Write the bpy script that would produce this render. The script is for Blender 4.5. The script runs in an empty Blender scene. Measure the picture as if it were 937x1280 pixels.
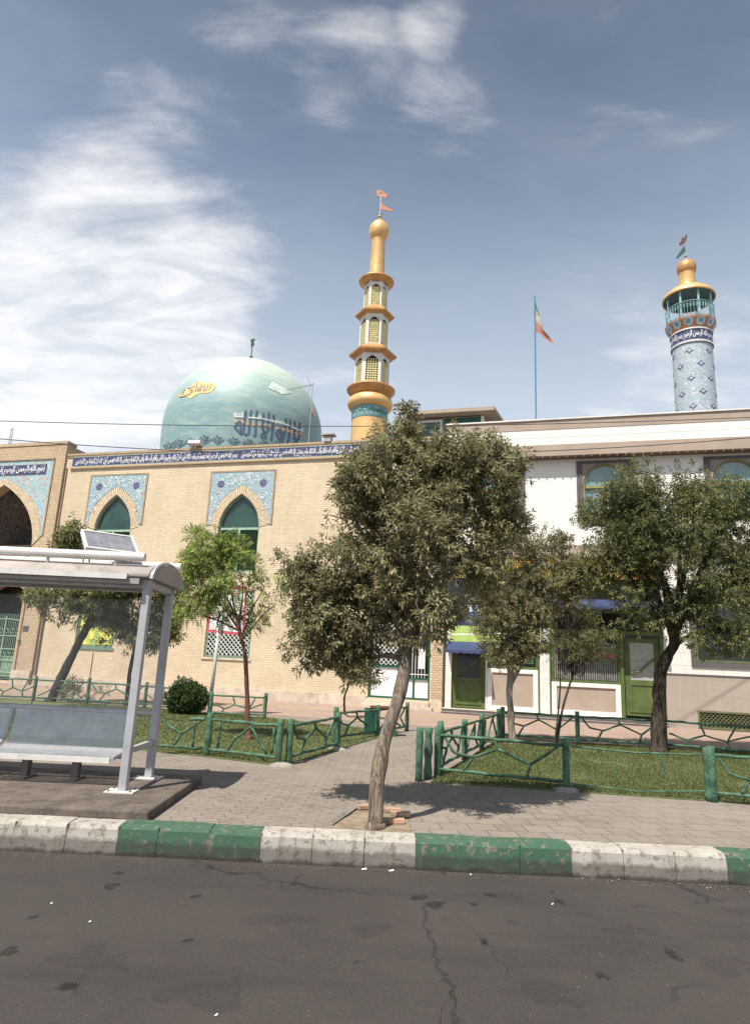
import bpy, math, random
import numpy as np
from mathutils import Vector, noise
from mathutils.geometry import tessellate_polygon
R = math.radians
random.seed(7)
rng = np.random.default_rng(11)
S = bpy.context.scene
COL = S.collection

# ------------------------------------------------------------------ camera
F, P, RO, H = 823., R(13.1), R(2.7), 1.6
fw = Vector((0, math.cos(P), math.sin(P))); r0 = Vector((1, 0, 0)); u0 = Vector((0, -math.sin(P), math.cos(P)))
cr = r0 * math.cos(RO) + u0 * math.sin(RO); cu = u0 * math.cos(RO) - r0 * math.sin(RO)
cam = bpy.data.cameras.new('camera'); co = bpy.data.objects.new('camera', cam); COL.objects.link(co)
cam.sensor_fit = 'HORIZONTAL'; cam.sensor_width = 36; cam.lens = 36 * F / 937
cam.clip_end = 3000; cam.clip_start = .05
from mathutils import Matrix
m3 = Matrix((cr, cu, -fw)).transposed(); co.matrix_world = Matrix.Translation((0, 0, H)) @ m3.to_4x4()
S.camera = co

def ray(x, y): return cr * ((x - 468.5) / F) + cu * ((640 - y) / F) + fw
def at(x, y, Y):
    d = ray(x, y); return Vector((0, 0, H)) + d * (Y / d.y)
def gz(x, y, z=0.):
    d = ray(x, y); return Vector((0, 0, H)) + d * ((z - H) / d.z)

# ------------------------------------------------------------------ light
SUN_EL, SUN_AZ = 60, 214      # azimuth of the sun, clockwise from +Y
wd = bpy.data.worlds.new('World'); S.world = wd; wd.use_nodes = True
sd = bpy.data.lights.new('sun', 'SUN'); so = bpy.data.objects.new('sun', sd); COL.objects.link(so)
sd.energy = 4.3; sd.angle = R(.5); sd.color = (1, .94, .83)
sv = Vector((math.sin(R(SUN_AZ)) * math.cos(R(SUN_EL)), math.cos(R(SUN_AZ)) * math.cos(R(SUN_EL)), math.sin(R(SUN_EL))))
so.rotation_euler = sv.to_track_quat('Z', 'Y').to_euler(); so.location = sv * 60
S.view_settings.view_transform = 'Standard'; S.view_settings.look = 'None'
S.view_settings.exposure = .78; S.view_settings.gamma = 1
S.view_settings.use_curve_mapping = False

class NT:
    def __init__(s, nt): s.nt = nt; s.l = nt.links
    def n(s, t, **k):
        nd = s.nt.nodes.new(t)
        for a, b in k.items(): setattr(nd, a, b)
        return nd
    def link(s, a, b): s.l.new(a, b)
    def put(s, sock, v):
        if hasattr(v, 'is_output'): s.l.new(v, sock)
        else: sock.default_value = v
    def math(s, op, a, b=0., c=0., clamp=False):
        nd = s.n('ShaderNodeMath', operation=op, use_clamp=clamp)
        s.put(nd.inputs[0], a); s.put(nd.inputs[1], b); s.put(nd.inputs[2], c); return nd.outputs[0]
    def vmath(s, op, a, b=(0, 0, 0)):
        nd = s.n('ShaderNodeVectorMath', operation=op); s.put(nd.inputs[0], a); s.put(nd.inputs[1], b)
        return nd.outputs['Value'] if op in ('DOT_PRODUCT', 'LENGTH') else nd.outputs[0]
    def mix(s, f, a, b, mode='MIX'):
        nd = s.n('ShaderNodeMix', data_type='RGBA', blend_type=mode)
        s.put(nd.inputs[0], f); s.put(nd.inputs[6], c4(a)); s.put(nd.inputs[7], c4(b)); return nd.outputs[2]
    def noise(s, vec, scale, detail=4, rough=.6, dist=0.):
        nd = s.n('ShaderNodeTexNoise'); s.put(nd.inputs['Vector'], vec); nd.inputs['Scale'].default_value = scale
        nd.inputs['Detail'].default_value = detail; nd.inputs['Roughness'].default_value = rough
        nd.inputs['Distortion'].default_value = dist; return nd.outputs[0]
    def mapr(s, v, a, b, c=0., d=1., smooth=True):
        nd = s.n('ShaderNodeMapRange', interpolation_type='SMOOTHSTEP' if smooth else 'LINEAR')
        s.put(nd.inputs[0], v)
        for i, q in enumerate((a, b, c, d)): nd.inputs[i + 1].default_value = q
        return nd.outputs[0]
    def mapping(s, vec, scale=(1, 1, 1), rot=(0, 0, 0), loc=(0, 0, 0)):
        nd = s.n('ShaderNodeMapping'); s.put(nd.inputs[0], vec); nd.inputs[1].default_value = loc
        nd.inputs[2].default_value = rot; nd.inputs[3].default_value = scale; return nd.outputs[0]
def c4(v):
    if hasattr(v, 'is_output'): return v
    return (*v, 1) if len(v) == 3 else v

# sky: physical sky with streaks of thin cloud, a function of direction only
W = NT(wd.node_tree); wd.node_tree.nodes.clear()
sky = W.n('ShaderNodeTexSky', sky_type='NISHITA'); sky.sun_disc = False; sky.sun_elevation = R(SUN_EL)
sky.sun_rotation = R(SUN_AZ); sky.altitude = 1000; sky.air_density = 1.0; sky.dust_density = 2.4; sky.ozone_density = 1.2
hs = W.n('ShaderNodeHueSaturation'); hs.inputs['Saturation'].default_value = .60; W.link(sky.outputs[0], hs.inputs['Color'])
tc = W.n('ShaderNodeTexCoord'); D = W.vmath('NORMALIZE', tc.outputs['Generated'])
sep = W.n('ShaderNodeSeparateXYZ'); W.link(D, sep.inputs[0])
den = W.math('ADD', W.math('MAXIMUM', sep.outputs[2], 0.), .22)
cb = W.n('ShaderNodeCombineXYZ'); W.link(W.math('DIVIDE', sep.outputs[0], den), cb.inputs[0]); W.link(W.math('DIVIDE', sep.outputs[1], den), cb.inputs[1])
PC = cb.outputs[0]
mask = None
for (px_, py_, rad, wt) in ((80, 440, 17, .74), (210, 330, 11, .55), (130, 230, 6, .2), (280, 400, 9, .40), (30, 490, 16, .5), (120, 210, 9, .26), (455, 95, 6, .34), (380, 60, 8, .20), (290, 150, 10, .27), (545, 18, 3.2, .50),
                            (560, 150, 5, .36), (860, 490, 10, .55), (760, 90, 6, .24), (870, 105, 5, .22), (740, 350, 8, .12), (430, 520, 8, .30)):
    d = ray(px_, py_).normalized()
    dp = W.vmath('DOT_PRODUCT', D, tuple(d))
    g = W.mapr(dp, math.cos(R(rad)), 1.0, 0., wt)
    mask = g if mask is None else W.math('ADD', mask, g)
mask = W.math('MINIMUM', mask, 1.)
warp = W.vmath('ADD', PC, W.vmath('SCALE', W.n('ShaderNodeTexNoise').outputs[1]))
n1 = W.noise(W.mapping(PC, (1.1, 3.1, 1), (0, 0, R(62))), 2.2, 10, .60, .5)
n2 = W.noise(W.mapping(PC, (1, 1.6, 1), (0, 0, R(-20))), 5.5, 8, .65, .2)
nn = W.math('ADD', W.math('MULTIPLY', n1, .7), W.math('MULTIPLY', n2, .3))
cl = W.mapr(W.math('ADD', nn, W.math('MULTIPLY', mask, .34)), .58, 1.02, 0., 1., True)
cl = W.math('MULTIPLY', cl, W.mapr(mask, .0, .28))
veil = W.math('MULTIPLY', W.mapr(nn, .35, .75), .07)
cl = W.math('MINIMUM', W.math('ADD', cl, veil), .93)
skyc = W.mix(1., hs.outputs[0], (.90, 1.0, 1.04), 'MULTIPLY')
skyc = W.mix(W.mapr(sep.outputs[2], .22, .70, .78, 0.), skyc, (4.4, 4.85, 5.35))   # dusty air thickening towards the horizon
skyc = W.mix(1., skyc, W.mix(W.mapr(sep.outputs[2], .50, .86), (1, 1, 1), (.60, .62, .64)), 'MULTIPLY')   # deep thin air overhead
ccol = W.mix(cl, skyc, (6.3, 6.25, 6.3))
bg = W.n('ShaderNodeBackground'); W.link(ccol, bg.inputs[0]); bg.inputs[1].default_value = .10
wo = W.n('ShaderNodeOutputWorld'); W.link(bg.outputs[0], wo.inputs[0])

# ------------------------------------------------------------------ materials
def mat(name, col, rough=.7, var=.18, vs=3., metal=0., bump=0., bs=30., spec=.3, col2=None, trans=0., dirt=0.):
    m = bpy.data.materials.new(name); m.use_nodes = True; t = NT(m.node_tree)
    b = m.node_tree.nodes['Principled BSDF']; o = t.n('ShaderNodeTexCoord').outputs['Object']
    n = t.noise(o, vs, 6, .65)
    dark = tuple(c * (1 - var) for c in (col2 or col)); lite = tuple(min(1, c * (1 + var)) for c in col)
    c = t.mix(t.mapr(n, .3, .7), dark, lite)
    n2 = t.noise(o, vs * 9, 5, .7)
    c = t.mix(t.mapr(n2, .35, .7, 0, var * .8), c, tuple(x * .6 for x in col))
    if dirt:
        n3 = t.noise(t.mapping(o, (1, 1, .25)), 4., 7, .75)
        c = t.mix(t.mapr(n3, .5, .72, 0, dirt), c, (.09, .075, .06))
    t.link(c, b.inputs['Base Color']); b.inputs['Roughness'].default_value = rough
    t.link(t.mapr(n2, .3, .7, rough * .85, min(1, rough * 1.15)), b.inputs['Roughness'])
    b.inputs['Metallic'].default_value = metal; b.inputs['Specular IOR Level'].default_value = spec
    if trans: b.inputs['Alpha'].default_value = 1 - trans
    if bump:
        bn = t.n('ShaderNodeBump'); bn.inputs['Strength'].default_value = bump; bn.inputs['Distance'].default_value = .02
        t.link(t.noise(o, bs, 5, .7), bn.inputs['Height']); t.link(bn.outputs[0], b.inputs['Normal'])
    return m

def bark_mat(name, c1, c2, sc=1.):
    m = bpy.data.materials.new(name); m.use_nodes = True; t = NT(m.node_tree); b = m.node_tree.nodes['Principled BSDF']
    o = t.n('ShaderNodeTexCoord').outputs['Object']; st = t.noise(t.mapping(o, (28 * sc, 28 * sc, 2.6)), 1., 6, .7, .6)
    k = t.mapr(st, .38, .62); c = t.mix(k, c2, c1); c = t.mix(t.mapr(t.noise(o, 5, 5, .7), .4, .7, 0, .5), c, tuple(x * .6 for x in c1))
    t.link(c, b.inputs['Base Color']); b.inputs['Roughness'].default_value = .95; b.inputs['Specular IOR Level'].default_value = .1
    bn = t.n('ShaderNodeBump'); bn.inputs['Strength'].default_value = 1.; bn.inputs['Distance'].default_value = .02
    t.link(st, bn.inputs['Height']); t.link(bn.outputs[0], b.inputs['Normal']); return m
def brick_mat(name, c1, c2, mort, bw=.23, bh=.072, ms=.012, stain=.35, bump=.4, horiz=False, rotz=0.):
    m = bpy.data.materials.new(name); m.use_nodes = True; t = NT(m.node_tree); b = m.node_tree.nodes['Principled BSDF']
    o = t.n('ShaderNodeTexCoord').outputs['Object']
    if horiz: v = t.mapping(o, rot=(0, 0, rotz))
    else:
        s = t.n('ShaderNodeSeparateXYZ'); t.link(o, s.inputs[0]); cbn = t.n('ShaderNodeCombineXYZ')
        t.link(t.math('ADD', s.outputs[0], s.outputs[1]), cbn.inputs[0]); t.link(s.outputs[2], cbn.inputs[1]); v = cbn.outputs[0]
    # small wobble keeps courses from being ruler straight
    nz = t.n('ShaderNodeTexNoise'); nz.inputs['Scale'].default_value = 1.3; t.link(v, nz.inputs['Vector'])
    v = t.vmath('ADD', v, t.mix(1., nz.outputs[1], (.03, .03, 0), 'MULTIPLY'))
    k = t.n('ShaderNodeTexBrick'); t.link(v, k.inputs['Vector']); k.inputs['Scale'].default_value = 1
    k.inputs['Brick Width'].default_value = bw; k.inputs['Row Height'].default_value = bh; k.inputs['Mortar Size'].default_value = ms
    k.inputs['Mortar Smooth'].default_value = .3
    k.inputs['Color1'].default_value = c4(c1); k.inputs['Color2'].default_value = c4(c2); k.inputs['Mortar'].default_value = c4(mort)
    n = t.noise(v, .55, 6, .6); c = t.mix(t.mapr(n, .35, .7, 0, stain), k.outputs[0], tuple(x * .55 for x in c1))
    n2 = t.noise(v, 18, 6, .75); c = t.mix(t.mapr(n2, .35, .75, 0, .35), c, tuple(x * .55 for x in c2))
    n3 = t.noise(t.mapping(v, (1, .1, 1)), 5, 6, .7); c = t.mix(t.mapr(n3, .5, .75, 0, .25), c, tuple(min(1, x * 1.25) for x in c1))
    t.link(c, b.inputs['Base Color']); b.inputs['Roughness'].default_value = .9; b.inputs['Specular IOR Level'].default_value = .15
    bn = t.n('ShaderNodeBump'); bn.inputs['Strength'].default_value = bump; bn.inputs['Distance'].default_value = .01
    t.link(t.math('SUBTRACT', t.math('MULTIPLY', n2, .5), k.outputs[1]), bn.inputs['Height']); t.link(bn.outputs[0], b.inputs['Normal'])
    return m

def leaf_mat(name, dk, md, lt, trans=.25):
    m = bpy.data.materials.new(name); m.use_nodes = True; t = NT(m.node_tree); b = m.node_tree.nodes['Principled BSDF']
    a = t.n('ShaderNodeAttribute'); a.attribute_name = 'tint'
    cr_ = t.n('ShaderNodeValToRGB'); e = cr_.color_ramp.elements
    e[0].color = c4(dk); e[0].position = 0.; e[1].color = c4(lt); e[1].position = 1.; q = e.new(.5); q.color = c4(md)
    t.link(a.outputs['Fac'], cr_.inputs[0]); t.link(cr_.outputs[0], b.inputs['Base Color'])
    b.inputs['Roughness'].default_value = .6; b.inputs['Specular IOR Level'].default_value = .2
    tr = t.n('ShaderNodeBsdfTranslucent'); t.link(cr_.outputs[0], tr.inputs[0])
    mx = t.n('ShaderNodeMixShader'); mx.inputs[0].default_value = trans; t.link(b.outputs[0], mx.inputs[1]); t.link(tr.outputs[0], mx.inputs[2])
    t.link(mx.outputs[0], m.node_tree.nodes['Material Output'].inputs[0]); return m

def tile_mat(name, base, sw, accents, scale=1., sz=.5):
    """glazed tile: swirling vines and small flowers"""
    m = bpy.data.materials.new(name); m.use_nodes = True; t = NT(m.node_tree); b = m.node_tree.nodes['Principled BSDF']
    tcn = t.n('ShaderNodeTexCoord'); uv = t.n('ShaderNodeUVMap').outputs[0]
    v = t.mapping(uv, (1, 1, 1))
    w = t.n('ShaderNodeTexNoise'); w.inputs['Scale'].default_value = 2.2 * scale; w.inputs['Detail'].default_value = 1; t.link(v, w.inputs['Vector'])
    # vine lines: thin iso-lines of noise
    f = w.outputs[0]
    line = t.math('ABSOLUTE', t.math('SUBTRACT', t.math('FRACT', t.math('MULTIPLY', f, 9.)), .5))
    vine = t.mapr(line, .08, .16, 1., 0.)
    c = t.mix(vine, base, sw)
    for i, (ac, s, r_) in enumerate(accents):
        vo = t.n('ShaderNodeTexVoronoi'); vo.inputs['Scale'].default_value = s * scale; vo.inputs['Randomness'].default_value = .45
        t.link(t.mapping(v, loc=(i * 3.3, i * 1.7, 0)), vo.inputs['Vector'])
        c = t.mix(t.mapr(vo.outputs['Distance'], r_ * .75, r_, 1., 0.), c, ac)
        c = t.mix(t.mapr(vo.outputs['Distance'], r_ * .2, r_ * .3, .8, 0.), c, sw)
    n = t.noise(v, 30 * scale, 3); c = t.mix(t.mapr(n, .3, .8, 0, .25), c, tuple(x * .6 for x in base))
    t.link(c, b.inputs['Base Color']); b.inputs['Roughness'].default_value = .38; b.inputs['Specular IOR Level'].default_value = .4
    return m

M = {}
M['brick'] = brick_mat('buff_brick', (.70, .585, .42), (.60, .49, .345), (.52, .42, .31), bh=.095, ms=.016, stain=.42)
M['brick2'] = brick_mat('tan_brick', (.60, .47, .32), (.47, .36, .235), (.34, .265, .19), bh=.095, ms=.018, stain=.42)
M['brick_dk'] = mat('voussoir_joint', (.34, .25, .17), .9)
M['vouss'] = mat('voussoir_brick', (.60, .49, .35), .9, .25, 8, bump=.3)
M['limestone'] = mat('pale_limestone', (.52, .44, .35), .8, .2, 2, bump=.2, dirt=.4)
M['navy'] = mat('navy_tile', (.055, .06, .135), .35, .4, 12, spec=.5)
M['script'] = mat('white_glaze', (.72, .72, .75), .4, .1, 8)
M['tile_pale'] = tile_mat('pale_blue_tile', (.25, .35, .40), (.50, .57, .56), [((.42, .34, .34), 1.7, .16)], 1.)
M['tile_red'] = tile_mat('turquoise_tile', (.29, .40, .43), (.48, .57, .57), [((.50, .24, .17), 3.0, .30), ((.10, .08, .26), .8, .17)], 1.2)
M['tile_min'] = tile_mat('minaret_tile', (.30, .37, .43), (.56, .59, .60), [((.40, .29, .27), 2.2, .17), ((.17, .11, .22), 3.2, .12)], 1.2)
M['violet'] = mat('violet_tile', (.13, .11, .22), .4, .3, 10)
M['turq'] = mat('turquoise_paint', (.19, .34, .36), .5, .2, 4)
M['turq_dk'] = mat('teal_soffit', (.06, .15, .16), .6, .2, 4)
M['terra'] = mat('terracotta_tile', (.42, .20, .10), .55, .25, 8)
M['gold'] = mat('gold_paint', (.68, .42, .175), .40, .12, 2.5, metal=.25, spec=.5, dirt=.25)
M['gold_dk'] = mat('orange_gold_paint', (.50, .265, .105), .45, .2, 3, metal=.25, dirt=.4)
M['white_p'] = mat('white_paint', (.62, .60, .58), .6, .1, 3, dirt=.15)
M['lattice_y'] = mat('yellow_lattice', (.72, .66, .36), .6, .2, 5)
M['orange_m'] = mat('rusty_orange_metal', (.42, .17, .08), .6, .3, 9)
M['dark_g'] = mat('green_black_void', (.012, .022, .018), .5, .3)
M['green_f'] = mat('sage_green_paint', (.15, .23, .18), .55, .2, 5, dirt=.2)
M['green_dk'] = mat('dark_green_paint', (.02, .085, .055), .5, .2, 5)
M['green_sh'] = mat('green_blind', (.055, .125, .065), .6, .2, 3)
M['green_shop'] = mat('leaf_green_paint', (.085, .12, .038), .5, .2, 3, dirt=.2)
M['glass_dk'] = mat('dark_window_glass', (.025, .06, .05), .08, .3, 1, spec=.6)
M['glass_teal'] = mat('teal_window_glass', (.17, .26, .25), .08, .2, 1, spec=.8)
M['glass_blk'] = mat('shop_glass', (.02, .022, .02), .07, .3, 1, spec=.5)
M['wtile'] = brick_mat('white_wall_tile', (.70, .67, .63), (.66, .63, .59), (.42, .39, .36), 1.2, .42, .008, stain=.08, bump=.1)
M['wplain'] = brick_mat('white_render', (.74, .71, .68), (.72, .69, .66), (.64, .61, .58), 2.4, .6, .006, stain=.06, bump=.05)
M['beige'] = mat('beige_stone', (.345, .275, .225), .8, .08, 1.2, bump=.1)
M['beige_b'] = brick_mat('beige_stone_cladding', (.375, .32, .275), (.36, .305, .26), (.27, .23, .20), 1.6, .55, .006, stain=.12, bump=.1)
M['soffit'] = mat('brown_soffit', (.15, .105, .075), .8)
M['frame_dk'] = mat('dark_grey_surround', (.10, .09, .09), .6, .15)
M['stone_br'] = mat('brown_stone_tile', (.25, .20, .17), .6, .2, 3)
M['yellow_f'] = mat('yellow_ochre_frame', (.25, .21, .065), .5)
M['yellow_s'] = mat('yellow_sign', (.68, .43, .06), .5, .25, 6, col2=(.6, .32, .05))
M['blue_s'] = mat('blue_awning', (.032, .048, .12), .7, .3, 5, dirt=.3)
M['blue_w'] = mat('pale_blue_sign', (.45, .52, .62), .5)
M['lime'] = mat('lime_sign', (.36, .47, .13), .5, .15, 2)
M['red'] = mat('red_paint', (.50, .10, .08), .5)
M['red_s'] = mat('pinkish_red_border', (.60, .10, .13), .5)
M['white_s'] = mat('white_sheet', (.80, .79, .78), .5, .04)
M['poster'] = mat('poster_yellow', (.70, .62, .12), .5, .35, 3, col2=(.15, .40, .16))
M['curtain'] = mat('grey_curtain', (.33, .35, .31), .7, .2, 8)
M['blind'] = mat('grey_blind', (.22, .21, .19), .7, .2, 8)
M['bars'] = mat('white_bars', (.60, .62, .58), .5, .1)
M['grille'] = mat('green_grille', (.28, .42, .33), .5, .2, 6)
M['asph_roof'] = mat('flat_roof', (.2, .19, .18), .9)
M['concrete'] = mat('weathered_concrete', (.26, .235, .21), .9, .3, 4, bump=.4)
M['slab'] = mat('brown_terrazzo_slab', (.125, .10, .085), .85, .4, 5, bump=.5, bs=45, dirt=.4)
M['steel'] = mat('pale_grey_steel_paint', (.40, .40, .42), .42, .12, 3, metal=.15, dirt=.25)
M['steel_w'] = mat('white_pipe_paint', (.60, .575, .555), .4, .1, 3, dirt=.25)
M['roofp'] = mat('cream_roof_sheet', (.50, .44, .40), .55, .12, 2, dirt=.35)
M['alu'] = mat('dull_aluminium', (.34, .32, .30), .5, .12, 3, metal=.3)
M['perf'] = mat('perforated_steel', (.43, .455, .50), .35, .12, 6, metal=.35, trans=.32)
M['pane'] = mat('thin_glass', (.5, .55, .55), .05, .05, 1, trans=.90, spec=.5)
M['pv'] = mat('solar_cells', (.20, .20, .23), .3, .2, 6, spec=.6)
M['black'] = mat('black_rubber', (.015, .015, .015), .7); M['olive'] = mat('olive_vent_paint', (.12, .13, .06), .6)
M['cable'] = mat('cable_black', (.05, .05, .055), .7)
M['fence'] = mat('green_painted_branch', (.070, .150, .092), .65, .4, 6, bump=.8, bs=25, dirt=.5, col2=(.035, .095, .06))
M['bark_l'] = bark_mat('pale_bark', (.27, .22, .175), (.075, .055, .042))
M['bark_d'] = bark_mat('dark_bark', (.085, .068, .055), (.022, .017, .014), .7)
M['bark_w'] = mat('wrapped_bark', (.13, .06, .05), .9, .3, 6)
M['leaf_o'] = leaf_mat('olive_leaves', (.105, .098, .048), (.270, .252, .140), (.50, .475, .26), .44)
M['leaf_d'] = leaf_mat('dark_olive_leaves', (.070, .080, .034), (.180, .190, .085), (.36, .36, .17), .4)
M['leaf_g'] = leaf_mat('fresh_green_leaves', (.13, .18, .045), (.27, .335, .095), (.44, .49, .17), .42)
M['leaf_b'] = leaf_mat('box_leaves', (.022, .04, .012), (.05, .085, .025), (.11, .15, .05), .2)
M['grass_b'] = leaf_mat('grass_blades', (.10, .118, .042), (.132, .152, .056), (.17, .18, .075), .32)
M['dirt'] = mat('dry_soil', (.24, .185, .13), .95, .35, 5, bump=.6, bs=18)
M['paper'] = mat('paper_scrap', (.75, .74, .72), .8)
M['claybrick'] = mat('loose_clay_brick', (.42, .25, .17), .9, .3, 9, bump=.4, col2=(.35, .28, .20))

def dome_mat():
    m = bpy.data.materials.new('teal_dome_paint'); m.use_nodes = True; t = NT(m.node_tree); b = m.node_tree.nodes['Principled BSDF']
    o = t.n('ShaderNodeTexCoord').outputs['Object']; s = t.n('ShaderNodeSeparateXYZ'); t.link(o, s.inputs[0])
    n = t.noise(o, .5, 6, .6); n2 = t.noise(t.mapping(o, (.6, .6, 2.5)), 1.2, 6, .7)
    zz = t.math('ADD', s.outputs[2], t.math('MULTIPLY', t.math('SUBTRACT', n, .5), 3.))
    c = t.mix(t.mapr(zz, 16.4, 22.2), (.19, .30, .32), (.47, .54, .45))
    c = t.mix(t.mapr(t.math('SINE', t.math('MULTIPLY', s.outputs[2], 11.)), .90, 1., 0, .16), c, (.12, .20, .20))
    c = t.mix(t.mapr(n2, .42, .72, 0, .5), c, (.42, .50, .44))
    c = t.mix(t.mapr(t.noise(o, 3., 7, .75), .52, .75, 0, .15), c, (.10, .20, .19))
    c = t.mix(t.mapr(t.noise(t.mapping(o, (3, 3, .3)), 2., 6, .7), .55, .75, 0, .3), c, (.42, .40, .32))
    t.link(c, b.inputs['Base Color']); t.link(t.mapr(n2, .3, .7, .42, .62), b.inputs['Roughness']); b.inputs['Specular IOR Level'].default_value = .4
    return m
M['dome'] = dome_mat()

def asphalt_mat():
    m = bpy.data.materials.new('worn_asphalt'); m.use_nodes = True; t = NT(m.node_tree); b = m.node_tree.nodes['Principled BSDF']
    o = t.n('ShaderNodeTexCoord').outputs['Object']
    c = t.mix(t.mapr(t.noise(o, .5, 6, .65), .3, .7), (.029, .0245, .0225), (.050, .043, .039))
    c = t.mix(t.mapr(t.noise(o, 160, 3, .8), .35, .75), c, (.078, .070, .065))
    c = t.mix(t.mapr(t.noise(o, 70, 2, .8), .60, .75, 0, .7), c, (.02, .018, .017))
    c = t.mix(t.mapr(t.noise(t.mapping(o, (.25, 1.4, 1)), 1.1, 7, .7), .5, .72, 0, .5), c, (.03, .026, .024))
    sepn = t.n('ShaderNodeSeparateXYZ'); t.link(o, sepn.inputs[0])
    # oil blots and a few tar cracks
    vo = t.n('ShaderNodeTexVoronoi'); vo.inputs['Scale'].default_value = 1.9; t.link(t.vmath('ADD', o, t.mix(1., t.n('ShaderNodeTexNoise').outputs[1], (.0, .0, 0), 'MULTIPLY')), vo.inputs['Vector'])
    blot = t.math('ADD', vo.outputs['Distance'], t.math('MULTIPLY', t.noise(o, 9, 4, .7), .22))
    c = t.mix(t.math('MULTIPLY', t.mapr(blot, .19, .26, .85, 0.), t.mapr(t.noise(o, .8, 2), .45, .55)), c, (.010, .009, .008))
    ed = t.n('ShaderNodeTexVoronoi', feature='DISTANCE_TO_EDGE'); ed.inputs['Scale'].default_value = .45
    nz = t.n('ShaderNodeTexNoise'); nz.inputs['Scale'].default_value = 2.5; nz.inputs['Detail'].default_value = 6; t.link(o, nz.inputs['Vector'])
    t.link(t.vmath('ADD', o, t.mix(1., nz.outputs[1], (.7, .7, 0), 'MULTIPLY')), ed.inputs['Vector'])
    crk = t.math('MULTIPLY', t.mapr(ed.outputs[0], .0, .012, 1., 0.), t.mapr(t.noise(o, .6, 2), .5, .6))
    c = t.mix(t.math('MULTIPLY', crk, .7), c, (.015, .013, .012))
    t.link(c, b.inputs['Base Color']); b.inputs['Roughness'].default_value = .82; b.inputs['Specular IOR Level'].default_value = .25
    bn = t.n('ShaderNodeBump'); bn.inputs['Strength'].default_value = .55; bn.inputs['Distance'].default_value = .012
    t.link(t.noise(o, 130, 3, .8), bn.inputs['Height']); t.link(bn.outputs[0], b.inputs['Normal']); return m
M['asphalt'] = asphalt_mat()

def paver_mat():
    m = bpy.data.materials.new('concrete_pavers'); m.use_nodes = True; t = NT(m.node_tree); b = m.node_tree.nodes['Principled BSDF']
    o = t.n('ShaderNodeTexCoord').outputs['Object']; s = t.n('ShaderNodeSeparateXYZ'); t.link(o, s.inputs[0])
    def brick(vec, w, h, off):
        k = t.n('ShaderNodeTexBrick'); t.link(vec, k.inputs['Vector']); k.offset = off; k.inputs['Scale'].default_value = 1
        k.inputs['Brick Width'].default_value = w; k.inputs['Row Height'].default_value = h; k.inputs['Mortar Size'].default_value = .007; k.inputs['Mortar Smooth'].default_value = .4
        k.inputs['Color1'].default_value = (.25, .213, .182, 1); k.inputs['Color2'].default_value = (.213, .179, .152, 1); k.inputs['Mortar'].default_value = (.085, .07, .058, 1); return k
    # interlocking wavy pavers on the left
    wv = t.n('ShaderNodeCombineXYZ')
    t.link(t.math('MULTIPLY', t.math('SINE', t.math('MULTIPLY', s.outputs[1], 2 * math.pi / .24)), .022), wv.inputs[0])
    t.link(t.math('MULTIPLY', t.math('SINE', t.math('MULTIPLY', s.outputs[0], 2 * math.pi / .24)), .022), wv.inputs[1])
    k1 = brick(t.mapping(t.vmath('ADD', o, wv.outputs[0]), rot=(0, 0, R(2))), .24, .12, .5)
    k2 = brick(t.mapping(o, rot=(0, 0, R(-4))), .30, .30, .5)
    side = t.math('GREATER_THAN', s.outputs[0], t.math('ADD', .55, t.math('MULTIPLY', s.outputs[1], .0)))
    c = t.mix(side, k1.outputs[0], k2.outputs[0])
    fac = t.math('ADD', t.math('MULTIPLY', side, k2.outputs[1]), t.math('MULTIPLY', t.math('SUBTRACT', 1., side), k1.outputs[1]))
    c = t.mix(t.mapr(t.noise(o, .9, 6, .65), .35, .7, 0, .4), c, (.26, .225, .19))
    c = t.mix(t.mapr(t.noise(o, 2.3, 7, .75), .50, .70, 0, .6), c, (.11, .09, .074))
    c = t.mix(t.mapr(t.noise(o, .35, 4, .6), .45, .65, 0, .35), c, (.30, .26, .225))
    c = t.mix(t.mapr(t.noise(o, 60, 4, .8), .35, .75, 0, .5), c, (.12, .10, .088))
    t.link(c, b.inputs['Base Color']); b.inputs['Roughness'].default_value = .92; b.inputs['Specular IOR Level'].default_value = .15
    bn = t.n('ShaderNodeBump'); bn.inputs['Strength'].default_value = .6; bn.inputs['Distance'].default_value = .01
    t.link(t.math('SUBTRACT', t.math('MULTIPLY', t.noise(o, 60, 4, .8), .4), fac), bn.inputs['Height']); t.link(bn.outputs[0], b.inputs['Normal']); return m
M['paver'] = paver_mat()
M['pinkpave'] = brick_mat('pinkish_paving', (.36, .265, .22), (.31, .23, .19), (.20, .15, .125), .4, .4, .01, stain=.3, horiz=True, rotz=R(16))
M['yellowpave'] = mat('ochre_paving_strip', (.42, .31, .16), .9, .2, 3)
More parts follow.
